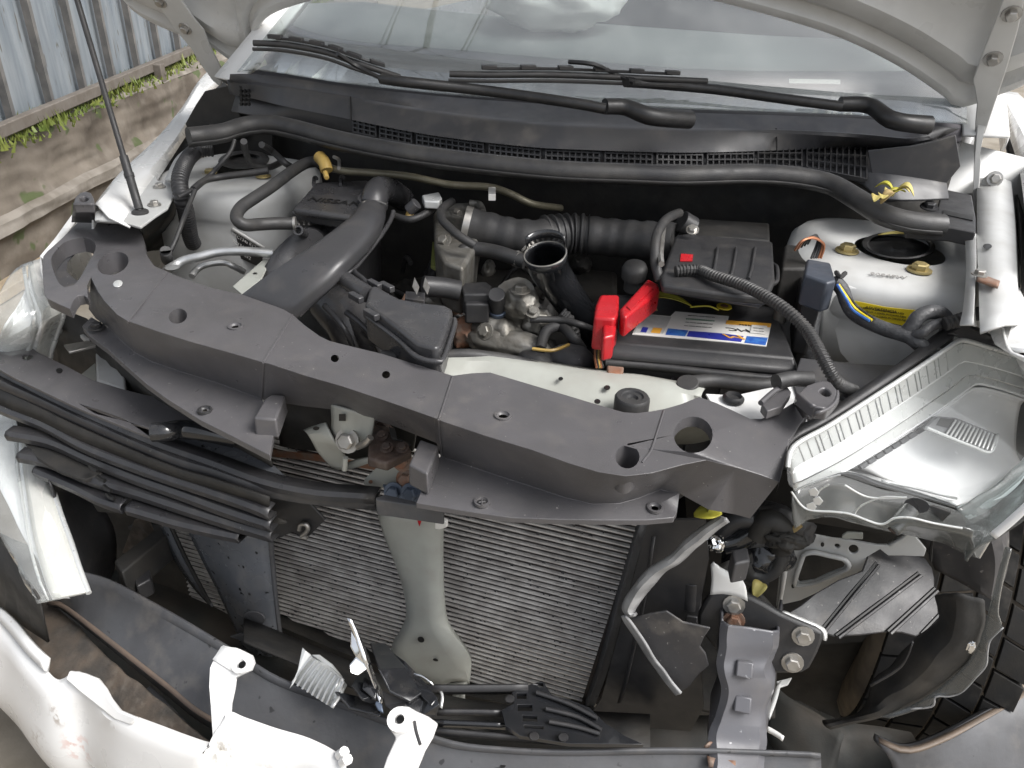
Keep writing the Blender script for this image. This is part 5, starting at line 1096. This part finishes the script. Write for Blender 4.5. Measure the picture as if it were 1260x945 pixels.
strip('blade', [hl('428,760,.56 437,785,.54 447,812,.52 457,838,.495 464,858,.475 467,868,.47'), hl('433,761,.56 443,783,.54 452,806,.52 461,833,.495 468,850,.475 472,862,.47')], chrome, sh, n=16, t=.003, jag=.0015)
plate('wing', [at('z', *q) for q in ((432, 776, .545), (440, 790, .535), (447, 808, .522), (454, 822, .508), (441, 831, .505), (432, 828, .51), (430, 818, .515), (438, 808, .52), (431, 796, .53))], .003, chrome, sh, warp=.004)
plate('wing', [at('z', *q) for q in ((463, 862, .475), (470, 866, .473), (472, 878, .468), (465, 874, .47), (461, 866, .473))], .003, bluesteel, sh)
# ---- broken lower grille
lg = empty('lower_grille', at('z', 620, 870, .40), 'cracked black lower grille with slots lying against the radiator foot', 'grille piece')
def lgp(s, z=.455): return P('z', z, s)
strip('bar', [lgp('525,843 580,843 650,842', .47), lgp('525,850 580,850 650,849', .462), lgp('525,853 580,853 650,852', .45)], blackp, lg, n=8, t=.003)
strip('bar', [lgp('538,873 580,873 617,874', .46), lgp('538,880 580,880 617,881', .452)], blackp, lg, n=8, t=.003)
strip('bar', [lgp('535,886 580,888 622,890', .455), lgp('535,893 580,895 622,897', .447)], glossb, lg, n=8, t=.003)
strip('bar', [lgp('530,896 600,902 680,908', .45), lgp('530,903 600,909 690,916', .44)], blackp, lg, n=8, t=.003)
plate('slotted_end', lgp('650,843 668,838 680,856 700,860 725,870 745,890 770,906 792,916 700,915 640,905 622,893 617,874 632,866 630,852', .463), .006, glossb, lg, holes=[lgp(s, .463) for s in ('636,853 648,853 648,860 636,860', '637,867 655,867 655,875 637,875', '643,880 661,881 661,888 643,887', '645,892 669,893 669,897 645,896', '662,840 668,840 669,845 662,845')], warp=.002)
for s in ('660,852 700,866 735,884', '672,872 710,882 740,898', '676,888 712,895 738,903'): tube('moulded_rib', lgp(s, .467), .0025, blackp, lg, k=8)
for q in ((627, 860), (657, 906), (693, 907)): loft('peg', [circ(at('z', q[0], q[1], .466+h), (0, 0, 1), r, 12) for h, r in ((0, .006), (.005, .005))], blackp, lg)
# dark crumpled fragments
fr_ = empty('grille_debris', at('z', 500, 850, .43), 'crumpled heap of broken black grille plastic beside the chrome splinter', 'debris')
rn = random.Random(4)
for poly, z_ in (('455,792 475,790 500,820 520,850 505,862 480,850 466,826', .50), ('480,800 497,812 520,836 538,858 530,868 510,848', .495), ('500,838 525,840 541,866 536,880 515,882 498,866', .48), ('470,850 500,862 515,882 490,880 474,868', .475), ('440,830 460,832 470,856 466,868 446,862 432,846', .47), ('412,850 440,858 470,874 468,880 430,870', .465), ('448,836 466,846 462,862 446,850', .485)):
    plate('fragment', [at('z', q[0], q[1], z_+rn.uniform(-.012, .012)) for q in nums(poly)], .003, [glossb, blackp, glossb][rn.randrange(3)], fr_, warp=.008)
strip('fragment', [hl('510,828 ,.5'.replace(' ,', ',')) + hl('522,832,.5 534,842,.495'), hl('509,830,.498 521,834,.498 533,844,.493')], chrome, fr_, n=6, t=.002)
strip('fragment', [hl('540,851,.47 543,856,.47 541,870,.465'), hl('544,851,.47 546,858,.47 544,872,.465')], bezel, fr_, n=6, t=.002)
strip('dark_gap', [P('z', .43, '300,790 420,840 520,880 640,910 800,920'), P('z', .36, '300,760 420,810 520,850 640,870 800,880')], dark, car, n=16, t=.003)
# ---- crash box, flange and rail end on the right
fpl = plane3(at('z', 868, 735, .56), at('z', 1005, 785, .54), at('z', 985, 830, .49))
fl_out = '866,742 874,731 895,729 920,733 940,743 960,755 985,766 1005,774 1014,780 1012,790 1006,805 997,822 985,829 960,830 930,825 880,800 858,772 859,755'
fp = plate('rail_flange', PP(fpl, fl_out), .012, blackp, car, bev=.004)
strip('rail_gasket', [PP(fpl.off(-.006), '962,754 985,764 1003,771 1013,778 1014,788'), PP(fpl.off(-.013), '964,752 987,761 1006,769 1016,777 1016,788')], white, fp, n=14, t=.003)
for q, m_ in (((903, 744), steel), ((988, 782), steel), ((975, 815), steel), ((903, 763), rust)): bolt(fpl.off(.0005)(*q), fpl.n, .0085, m_, fp)
strip('rail_end', [P('y', .05, '875,694 879,692 884,700 893,706'), P('y', .045, '876,712 890,708 905,710 915,716'), P('y', .04, '874,731 890,730 906,733 920,739')], white, car, n=12, t=.004, rowsub=8)
strip('rail_end', [P('y', .08, '882,698 895,690 906,690'), P('y', .07, '886,712 900,708 908,708')], steel, car, n=8, t=.003)
lft = [at('z', *q) for q in ((889, 765, .555), (887, 790, .535), (884, 812, .515), (886, 826, .505), (890, 842, .49), (888, 858, .475), (881, 880, .455), (875, 900, .44), (873, 918, .43), (872, 950, .42))]
rgt = [at('z', *q) for q in ((958, 774, .545), (957, 792, .53), (951, 806, .515), (947, 822, .505), (952, 838, .49), (949, 852, .475), (943, 870, .46), (942, 892, .445), (942, 916, .43), (937, 950, .42))]
cb_ = strip('crash_box', [[p+V((-.004, .06, -.01)) for p in lft], [p+V((0, .012, -.004)) for p in lft], lft, [a.lerp(b, .12)+V((0, -.007, .004)) for a, b in zip(lft, rgt)], [a.lerp(b, .5)+V((0, -.006, .003)) for a, b in zip(lft, rgt)], [a.lerp(b, .88)+V((0, -.007, .004)) for a, b in zip(lft, rgt)], rgt, [p+V((0, .012, -.004)) for p in rgt], [p+V((.004, .06, -.01)) for p in rgt]], crashm, car, n=60, t=.003, jag=.003)
for q in ((917, 819), (913, 862)):
    ra, rb = crs(lft, 80), crs(rgt, 80); best = min(((ra[i].lerp(rb[i], u/20)) for i in range(80) for u in range(21)), key=lambda p: (p-CAM).normalized().cross(ray(*q).normalized()).length)
    c = best+V((0, -.011, .006)); n_ = V((0, -.75, .66)); ax = V((1, .1, 0)).normalized(); ay = n_.cross(ax).normalized()
    bm = bmesh.new(); box_bm(bm, c, ax*.0095, ay*.0095, n_*.004); from_bm('embossed_square', bm, crashm, cb_, bev=.002)
strip('torn_edge', [P('z', .435, '868,917 874,912 884,916 890,913'), P('z', .43, '866,921 876,919 888,921 892,918')], rust, cb_, n=8, t=.002)
strip('torn_edge', [P('z', .43, '870,930 885,934 905,936'), P('z', .425, '872,944 890,946 905,948')], rust, cb_, n=8, t=.002)
strip('white_strip', [P('z', .38, '944,893 955,899 965,906'), P('z', .375, '943,900 954,906 963,912')], white, car, n=8, t=.003)
strip('white_strip', [P('z', .42, '955,845 950,862 944,880'), P('z', .42, '962,838 956,862 947,886')], white_in, car, n=8, t=.003)
plate('white_strip', P('z', .42, '955,838 975,833 970,842 958,846'), .003, white_in, car)
# ---- torn splash shield beside the radiator
ts = empty('splash_shield', at('y', 830, 740, .0), 'torn grey plastic splash shield hanging beside the right end of the radiator', 'plastic shield')
strip('torn_strip', [P('y', -.02, '889,634 862,651 832,675 810,693 795,704 780,720 768,735 765,748 770,757'), P('y', -.03, '894,637 868,656 838,680 814,698 800,710 785,727 774,742 772,751 780,757'), P('y', -.02, '898,640 872,661 842,686 818,704 806,716 792,732 780,748 779,756 782,753')], torn, ts, n=50, t=.003, rowsub=7, jag=.003)
strip('torn_strip', [P('y', -.02, '765,758 770,768 784,788 800,812 818,838 832,856'), P('y', -.03, '770,757 778,767 791,786 807,810 824,836 838,853')], torn, ts, n=40, t=.003, rowsub=5, jag=.002)
plate('shield_panel', P('y', -.015, '775,763 800,756 820,752 840,766 858,770 874,774 866,786 861,797 868,806 872,820 860,830 848,846 838,853 824,836 807,810 791,786'), .003, shield, ts, warp=.004)
plate('shield_panel', P('y', .01, '845,758 858,760 858,771 840,768'), .003, blackp, ts)
cyl('duct_stub', at('y', 852, 712, .03), at('y', 850, 745, .03), .012, blackp, ts)
# ---- wiring and broken bits under the headlight
for s, r, m_ in ((((884, 655), (905, 640), (925, 640), (940, 655)), .012, blackp), (((890, 668), (910, 662), (930, 650)), .016, glossb), (((905, 680), (918, 668), (940, 665)), .008, tape), (((915, 690), (922, 705), (940, 708), (955, 698), (962, 680)), .010, rubber), (((920, 680), (926, 697), (944, 700), (956, 690)), .005, rubber), (((930, 660), (945, 640), (965, 655), (960, 675)), .014, dark), (((950, 668), (970, 656), (985, 645)), .004, dryleaf), (((900, 700), (920, 712), (945, 715)), .008, blackp), (((925, 725), (940, 740), (950, 752)), .005, rubber)):
    tube('broken_wiring', [at('y', q[0], q[1], .10+.004*i) for i, q in enumerate(s)], r, m_, car, k=10)
lumpy('bulb_socket', at('y', 880, 668, .07), (.012, .01, .012), chrome, car, .3); lumpy('dark_clip', at('y', 968, 667, .09), (.02, .01, .012), dark, car, .4)
lumpy('bulb_housing', at('y', 930, 680, .13), (.045, .03, .035), glossb, car, .25); lumpy('bulb_housing', at('y', 948, 648, .14), (.05, .03, .03), blackp, car, .3)
block('wiring_plug', P('z', .66, '900,676 920,672 924,690 904,694'), .03, shield, car, bev=.003)
# ---- primer panel the headlight was bolted to
mp_ = lambda x, y: at('y', x, y, .17)
panel = plate('headlight_panel', [mp_(*q) for q in nums('963,667 976,661 990,659 1004,659 1025,663 1045,665 1062,668 1080,671 1093,671 1105,664 1116,655 1118,640 1122,655 1140,676 1137,685 1112,684 1093,684 1083,676 1066,686 1064,700 1048,709 1031,717 1002,731 985,739 963,744 959,756 955,745')], .004, white_in, car, holes=[[mp_(*q) for q in nums('990,687 993,684 1003,683 1020,687 1036,691 1040,695 1038,699 1020,706 1003,714 984,717 981,714')], pell(mp_, 1050, 676, 6, 5.5, 0, 14), pell(mp_, 1030, 672, 3.5, 2.8, 0, 10)], bev=.0015)
tube('hole_lip', [yp(.165)(*q) for q in nums('988,684 992,681 1003,680 1021,684 1038,688 1044,694 1042,701 1022,710 1003,718 983,721 978,716 988,684')], .0032, white_in, panel, k=8, n=50)
plate('panel_tab', PP(lambda x, y: at('y', x, y, .16), '1036,659 1042,655 1062,656 1062,664 1036,663'), .003, primer, panel)
strip('panel_edge', [P('y', .155, '964,685 962,700 960,720 956,754'), P('y', .15, '969,684 968,702 965,722 958,756')], white, panel, n=12, t=.003)
strip('panel_flange', [P('y', .165, '1093,668 1106,661 1116,652 1118,638'), P('y', .15, '1094,672 1108,665 1119,655 1121,638')], white_in, panel, n=10, t=.003)
for q in ((1012, 670), (976, 721)): loft('panel_hole', [pell(yp(.1645), *q, 2.4, 3, 0, 10), pell(yp(.1635), *q, 2.1, 2.6, 0, 10)], inkg, panel)
# ---- ribbed shield and inner arch behind it
spl = plane3(at('z', 968, 756, .53), at('z', 1085, 678, .57), at('z', 1150, 755, .53))
sh_out = '967,756 985,745 1002,731 1031,714 1060,703 1065,690 1068,683 1083,675 1090,679 1103,677 1120,681 1138,687 1147,700 1150,712 1150,730 1154,745 1155,763 1142,775 1127,783 1110,778 1093,777 1060,781 1027,783 1015,779 1003,776 985,766'
rs_ = plate('ribbed_shield', PP(spl, sh_out), .004, shield, car, warp=.006)
for a, b in (('1010,775', '1078,692'), ('1028,782', '1130,705'), ('1092,777', '1150,724'), ('1133,780', '1156,756')):
    tube('shield_groove', PP(spl.off(.0005), a+' '+b), .0022, inkg, rs_, k=6, n=2)
    tube('shield_rib', PP(spl.off(.002), ' '.join(f'{p[0]+4},{p[1]+3}' for p in nums(a+' '+b))), .002, shield, rs_, k=6, n=2)
strip('liner_and_gap_shade', [P('y', .20, '1117,630 1115,645 1122,660 1140,676 1150,700'), P('y', .19, '1160,630 1165,650 1170,670 1178,690 1180,715'), P('y', .17, '1215,640 1222,660 1226,680 1222,700 1215,735'), P('y', .20, '1240,650 1240,680 1238,700 1232,720 1224,742')], shield, car, n=16, t=.003, rowsub=9)
tube('liner_crease', P('y', .172, '1150,650 1146,675 1145,690'), .002, inkg, car, k=6)
bl = strip('arch_liner_flap', [P('y', .08, '1151,733 1156,760 1142,776 1124,790 1095,820 1075,838 1068,862 1050,880 1012,888'), P('y', .05, '1180,730 1180,765 1168,790 1150,810 1125,838 1100,855 1080,870 1055,885 1012,892'), P('y', .06, '1212,740 1210,770 1203,795 1190,815 1170,835 1148,852 1120,868 1080,882 1020,896')], dark, car, n=50, t=.003, rowsub=12, jag=.003)
strip('clear_lens_skirt', [P('y', .055, '1238,673 1228,710 1218,748 1210,775 1203,796 1190,815 1170,835 1148,852 1120,868 1080,882'), P('y', .05, '1244,676 1234,712 1228,752 1232,772 1214,793 1212,818 1184,850 1152,858 1142,869 1095,884')], flap, bl, n=50, t=.003, rowsub=4)
strip('skirt_edge', [P('y', .0505, '1233,772 1218,786 1214,800 1212,818 1200,832 1184,850 1168,856 1150,856 1146,868 1120,871'), P('y', .0495, '1235,773 1220,788 1216,801 1214,820 1202,834 1185,852 1168,858 1152,858 1148,870 1121,873')], torn, bl, n=40, t=.002)
lumpy('foil_scrap', at('y', 1195, 796, .04), (.004, .003, .008), chrome, bl, .4)
strip('flap_crease', [P('y', .045, '1123,788 1108,818 1070,842'), P('y', .044, '1124,791 1110,821 1072,845')], blackp, bl, n=12, t=.002)
# ---- front wheel
wc = V((.762, .50, .335)); WRAD = .31; WW = .19; stx = math.radians(-4)
wh = empty('wheel', wc, '', '')
for k_ in ('label', 'category'): del wh[k_]
wh.parent = car; wh.location = wc-wl(car); WL[wh.name] = wc
def wpnt(a, x, r):
    q = V((x, -math.cos(a)*r, math.sin(a)*r)); q = Matrix.Rotation(stx, 3, 'Z') @ q; return wc+q
prof_t = [(-.5, .70), (-.53, .80), (-.52, .90), (-.46, .965), (-.38, .985), (-.2, .995), (0, 1), (.2, .995), (.38, .985), (.46, .965), (.52, .90), (.53, .80), (.5, .70)]
bm = bmesh.new(); NR = 96; rings = [[bm.verts.new(wpnt(2*math.pi*i/NR, u*WW, r*(WRAD-.007))) for u, r in prof_t] for i in range(NR)]
for i in range(NR):
    A_, B_ = rings[i], rings[(i+1) % NR]
    for j in range(len(A_)-1): bm.faces.new((A_[j], A_[j+1], B_[j+1], B_[j]))
tyre = from_bm('tyre', bm, carcass, wh, smooth=50)
NB = 40; cols_ = [(-.46, -.24), (-.215, -.01), (.015, .22), (.245, .46)]; shared = {}
for i in range(NB):
    for c_, (u0, u1) in enumerate(cols_):
        a0 = 2*math.pi*(i+.04+.35*(c_ % 2))/NB; a1 = a0+2*math.pi*.90/NB; skew = .05*(1 if c_ < 2 else -1)
        if not (-.9 < ((a0+math.pi) % (2*math.pi))-math.pi < 1.9): continue
        bm = bmesh.new(); vs = []
        for r in (WRAD-.012, WRAD):
            for k in range(4):
                for u, s in ((u0, -1), (u1, 1)):
                    a = a0+(a1-a0)*k/3+skew*s*.5; drop = .012*max(0, abs(u)-.3)*2.2 
                    vs.append(bm.verts.new(wpnt(a, u*WW, r-drop)))
        for k in range(3):
            bm.faces.new((vs[8+2*k], vs[9+2*k], vs[11+2*k], vs[10+2*k])); bm.faces.new((vs[2*k], vs[2*k+2], vs[10+2*k], vs[8+2*k])); bm.faces.new((vs[2*k+1], vs[9+2*k], vs[11+2*k], vs[2*k+3]))
        bm.faces.new((vs[0], vs[8], vs[9], vs[1])); bm.faces.new((vs[6], vs[7], vs[15], vs[14]))
        from_bm('tread_block', bm, tyrem, wh, smooth=30, bev=.001)
loft('rim', [[wpnt(2*math.pi*i/40, u*WW, r*WRAD) for i in range(40)] for u, r in ((.45, .70), (.40, .66), (.25, .62), (.30, .2), (.32, .05))], steel, wh)
# ---- lower right: undertray edge and the grey bumper corner
strip('undertray', [P('z', .24, '930,850 1000,870 1080,910 1150,925'), P('z', .22, '900,960 980,970 1080,985 1150,990')], tray, car, n=20, t=.004, rowsub=8, jag=.006)
strip('lower_panel_edge', [P('z', .30, '955,845 980,862 1010,880 1040,905'), P('z', .26, '940,900 960,930 985,950 1020,965')], tray, car, n=12, t=.004, rowsub=6, jag=.004)
lumpy('rusty_joint', at('z', 1105, 930, .24), (.014, .012, .012), rustd, car, .4)
bcr = strip('bumper_corner', [P('z', .33, '1075,905 1110,918 1150,906 1200,880 1240,857 1275,830'), P('z', .345, '1078,912 1115,924 1160,910 1210,883 1250,862 1280,842'), P('z', .33, '1095,935 1130,934 1175,922 1225,905 1260,888 1290,872'), P('z', .27, '1110,985 1150,985 1200,980 1240,970 1280,955 1310,940')], bumpgrey, car, n=30, t=.006, rowsub=12)
strip('brown_edge', [P('z', .343, '1080,908 1115,920 1158,906 1208,879 1248,857 1280,836'), P('z', .347, '1082,914 1117,926 1162,912 1212,886 1252,864 1282,843')], mat('brown_edge_panel', (.11, .085, .065), .6, col2=(.16, .12, .09), nscale=30), bcr, n=24, t=.004)
# ---- right headlight
L0, L1, L2 = at('z', 977, 548, .805), at('z', 1188, 420, .845), at('z', 1177, 626, .70)
hp = plane3(L0, L1, L2)
hl_out = '968,577 972,560 977,548 1020,523 1073,489 1125,455 1165,428 1176,421 1188,419 1200,423 1222,430 1240,435 1275,446 1300,470 1290,560 1268,610 1240,640 1225,655 1205,650 1190,640 1177,626 1140,615 1116,609 1070,596 1035,584 1010,592 978,604 970,595'
hR = empty('headlight', hp(1120, 530), '', '')
for k_ in ('label', 'category'): del hR[k_]
hR.parent = car; hR.location = wl(hR)-wl(car)
HO = nums(hl_out)
def hq(s, d=0): return PP(hp.off(d), s)
bm = bmesh.new(); fill(bm, PP(hp, hl_out)); from_bm('lens', bm, lens, hR)
# bezel steps parallel to the upper edge
e0 = '972,566 977,551 1020,527 1073,493 1125,459 1165,432 1177,425 1188,423 1222,433 1262,446'
e1 = '974,582 982,572 1030,546 1080,514 1130,481 1168,455 1180,446 1192,444 1226,452 1262,463'
e2 = '976,594 990,588 1036,564 1086,533 1135,500 1172,474 1184,464 1196,460 1228,467 1262,478'
e3 = '978,603 1000,597 1048,574 1096,543 1142,513 1178,487 1192,477 1204,472 1232,478 1262,488'
strip('ribbed_bezel', [hq(e0, -.006), hq(e0, -.012), hq(e1, -.020), hq(e1, -.026), hq(e2, -.028), hq(e2, -.034), hq(e3, -.036), hq(e3, -.060)], bezel, hR, n=60, t=.002, smooth=30)
for k in range(1, 24):
    t = k/24; 
    def le(s): 
        c = crs([V((x, y, 0)) for x, y in nums(s)], 60); q = c[int(t*40)+3]; return (q.x, q.y)
    p, q = le(e0), le(e1); tube('bezel_rib', [hp.off(-.0105)(*p), hp.off(-.0185)(*q)], .0009, alu, hR, k=5, n=2)
for s, d, r in ((e1, -.0215, .0022), (e2, -.030, .0025), (e3, -.037, .002)): tube('bezel_bead', hq(s, d), r, chrome if s == e2 else skywhite, hR, k=8, n=60)
plate('bezel_back', hq('972,560 977,549 1073,491 1165,430 1188,421 1262,444 1262,492 1200,478 1140,518 1046,578 1000,602 978,603', -.062), .002, skywhite, hR, bev=0)
# main reflector bowl
strip('reflector', [hq('1046,576 1096,546 1142,516 1178,490 1200,477 1232,482 1262,492', -.045), hq('1062,578 1105,552 1150,522 1185,497 1205,486 1232,490 1255,500', -.062), hq('1090,590 1125,575 1165,548 1200,525 1222,515 1238,520 1250,530', -.075), hq('1140,606 1160,600 1190,580 1215,560 1235,550 1245,552 1250,558', -.060), hq('1177,622 1195,616 1215,604 1232,590 1245,580 1255,578 1262,578', -.025)], skywhite, hR, n=40, t=.002, rowsub=16, smooth=60)
strip('reflector_side', [hq('990,600 1040,582 1080,596 1130,610 1177,624', -.006), hq('1000,600 1044,580 1085,590 1135,604 1177,620', -.05)], glossb, hR, n=20, t=.002)
# louvred lamp window in the middle
lwn = [hp.off(-.028)(*q) for q in ((1155, 512), (1177, 514), (1227, 534), (1219, 555), (1196, 548), (1166, 536), (1140, 526))]
lw_ = plate('lamp_window', lwn, .01, mat('smoked_lens', (.16, .165, .17), .15, col2=(.10, .10, .105), nscale=50), hR)
plate('dark_pane', [hp.off(-.0275)(*q) for q in ((1158, 514), (1176, 516), (1168, 527), (1152, 523))], .001, inkg, lw_)
for k in range(12):
    t = k/11; a = (1176+50*t, 517+19*t); b = (1164+55*t, 535+20*t); tube('louvre', [hp.off(-.026)(*a), hp.off(-.026)(*b)], .0014, alu, lw_, k=6, n=2)
tube('window_rim', [hp.off(-.026)(*q) for q in ((1140, 526), (1166, 537), (1196, 549), (1219, 556), (1228, 534))], .002, bezel, lw_, k=6)
for k in range(9):
    p = (1062+10*k, 573-6.2*k); bm = bmesh.new(); c = hp.off(-.041)(*p); box_bm(bm, c, (hp.off(-.041)(p[0]+4, p[1]-2.5)-c), (hp.off(-.041)(p[0]+1.5, p[1]+2.2)-c), hp.n*.002); from_bm('bezel_tooth', bm, tape, hR)
strip('inner_fold', [hq('1085,590 1120,597 1160,608 1177,612', -.03), hq('1086,594 1121,601 1161,611 1177,615', -.03)], alu, hR, n=10, t=.002)
strip('outer_side', [hq('1177,624 1195,616 1215,604 1232,590 1245,580 1262,560', -.012), hq('1190,640 1210,632 1232,615 1250,600 1262,585 1280,560', -.004)], cyan if False else mat('pale_side_lens', (.50, .56, .57), .2, .1, col2=(.6, .63, .63), nscale=20), hR, n=20, t=.002)
# cracked clear skirt below
sk = strip('broken_lens_skirt', [hq('978,604 1010,592 1035,585 1070,597 1116,610 1140,616 1177,627 1195,642 1222,658'), [p+V((0, -.012, -.03)) for p in hq('985,612 1012,602 1040,598 1070,607 1112,618 1140,625 1174,634 1192,646 1212,655', -.002)], P('y', -.01, '975,606 992,626 1028,630 1052,634 1083,645 1110,639 1140,643 1182,649 1196,654')], flap, hR, n=50, t=.0025, rowsub=7, jag=.002)
tube('skirt_crack', P('y', -.011, '974,605 992,626 1028,630 1048,633 1083,645 1100,638 1120,637 1150,644 1184,650'), .0011, bezel, sk, k=6, n=60)
for s in ('1050,634 1060,622 1085,612 1110,612', '978,603 1004,592 1034,584', '1000,622 1008,604 1020,596', '1040,597 1070,612 1116,612'): tube('skirt_crack', P('y', -.008, s), .0009, bezel, sk, k=6)
for q in ((1001, 606), (1006, 617), (998, 624)): plate('paint_smear', [at('y', q[0]+x, q[1]+y, -.0115) for x, y in ((-6, -3), (2, -6), (7, 0), (3, 5), (-4, 4))], .0008, bezel, sk)
pk = loft('bulb_well', [pell(lambda x, y: at('y', x, y, .05), 1128, 622, 16*k, 9*k, 10, 20) for k in (1,)] + [pell(lambda x, y: at('y', x, y, .05+h), 1128, 622, 16*k, 9*k, 10, 20) for k, h in ((.7, .01), (.5, .03), (.1, .04))], ducth, hR)
cyl('bulb', at('y', 1122, 626, .02), at('y', 1098, 652, .0), .008, flap, hR); tube('red_tip', P('y', .0, '1094,650 1101,656'), .0014, rustd, hR, k=6)
strip('skirt_back', [P('y', .10, '1000,590 1060,600 1116,612 1170,630'), P('y', .12, '990,640 1050,650 1100,655 1150,650')], dark, hR, n=12, t=.003)
# corner flap torn off to the outside
strip('torn_lens_corner', [hq('1177,626 1205,612 1240,585 1275,550'), hq('1190,645 1215,630 1248,605 1285,570', -.004), P('y', .06, '1188,690 1205,672 1225,661 1262,636'), ], flap, hR, n=24, t=.003, rowsub=7, jag=.002)
strip('corner_glint', [P('y', .055, '1218,656 1240,637 1268,612'), P('y', .05, '1226,663 1248,645 1272,622')], skywhite, hR, n=12, t=.003)
tube('lens_rim', [hp.off(.002)(*q) for q in nums('969,575 977,549 1020,524 1073,490 1125,456 1165,429 1177,421 1188,419 1222,429 1262,441')], .0028, bezel, hR, k=8, n=60)
plate('housing_back', hq('974,560 1073,486 1165,424 1190,415 1300,440 1300,580 1225,650 1177,622 1035,582 980,602', -.085), .004, dark, hR)
strip('housing_edge', [hq('963,570 975,543 1018,519 1071,485 1123,450 1160,424 1175,414 1192,411 1226,422', -.003), hq('960,580 968,535 1010,512 1064,476 1116,440 1150,412 1170,402 1190,398 1243,428', -.012)], blackp, hR, n=40, t=.004)
plate('housing_lug', hq('1170,410 1190,398 1196,403 1222,414 1244,423 1245,432 1215,424 1190,417', .0), .006, cowlm, hR)
# headlight mounting strip between cover and lens
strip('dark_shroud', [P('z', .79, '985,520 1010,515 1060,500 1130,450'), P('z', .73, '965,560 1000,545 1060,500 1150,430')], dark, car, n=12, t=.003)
# ---- right fender behind the headlight
strip('fender', [P('z', .88, '1232,395 1240,430 1262,440 1290,450'), P('z', .80, '1250,440 1262,460 1290,480 1310,500'), P('z', .6, '1290,560 1310,600 1330,640 1350,660')], white, car, n=14, t=.003, rowsub=8)
# ---- leaves
def leaf(px, length, width, ang, label, m=leafm, stem=0, curl=.15, tilt=0, group=None, name='leaf'):
    c = V(px); bm = bmesh.new(); L_ = 10; d = V((math.cos(ang), math.sin(ang), tilt)).normalized(); s = d.cross(V((0, 0, 1))).normalized()
    rows_ = []
    for i in range(L_+1):
        t = i/L_; w_ = width*math.sin(math.pi*min(1, t*.93+.05))**.8; p = c+d*(length*(t-.5))+V((0, 0, curl*length*math.sin(t*3)))
        rows_.append([p+s*w_+V((0, 0, curl*w_*1.4)), p+s*w_*.5+V((0, 0, curl*w_*.4)), p, p-s*w_*.5+V((0, 0, curl*w_*.5)), p-s*w_+V((0, 0, curl*w_*1.8))])
    o = strip(name, rows_, m, None, t=.0006, smooth=60)
    tag(o, label, 'leaf', group)
    if stem: tube('stem', [c+d*length*.48, c+d*(length*.5+stem*.6)+V((0, 0, .004)), c+d*(length*.5+stem)], .0011, m, o, k=6)
    return o
leaf(at('z', 815, 374, .822), .075, .010, .12, 'long yellow-green leaf lying on the battery under the relay box', leafm, stem=.035)
leaf(at('z', 796, 379, .81), .03, .008, -.3, 'brown curled leaf scrap beside the red terminal cover', dryleaf)
lv = empty('withered_leaves', at('z', 1093, 241, .955), 'crumpled pale yellow leaf cluster caught behind the seal near the right end of the cowl', 'leaf')
rn = random.Random(8)
for k in range(9):
    c = at('z', 1080+4.2*k+rn.uniform(-4, 4), 237+rn.uniform(-5, 9), .955); o = leaf(c, rn.uniform(.018, .03), .007, rn.uniform(0, 6.3), '', [paleleaf, leafm, paleleaf, dryleaf][k % 4], curl=rn.uniform(.2, .5), tilt=rn.uniform(-.4, .6), name='leaf_piece')
    for k_ in ('label', 'category'): del o[k_]
    o.parent = lv; o.location = wl(o)-wl(lv)
leaf(at('z', 1108, 292, .874), .062, .006, .1, 'thin pale dry leaf lying across the black right strut mount', paleleaf, curl=.1)
leaf(at('z', 1165, 293, .885), .040, .016, .9, 'curled brown dry leaf beside the right strut mount under the bracket', dryleaf, curl=.45)
leaf(at('y', 871, 633, -.03), .028, .012, .2, 'round yellow leaf caught under the right end of the radiator cover', leafm, stem=.0, curl=.1, tilt=.2)
leaf(at('y', 933, 727, .08), .022, .009, 1.2, 'small yellow leaf stuck among the broken wiring by the crash box', paleleaf, curl=.3, tilt=.5)

# ---- never deeper than thing > part > sub-part
for o in list(scn.objects):
    def depth(q):
        k = 0
        while q.parent: q = q.parent; k += 1
        return k
    while depth(o) > 2:
        o.parent = o.parent.parent; o.location = wl(o) - wl(o.parent)
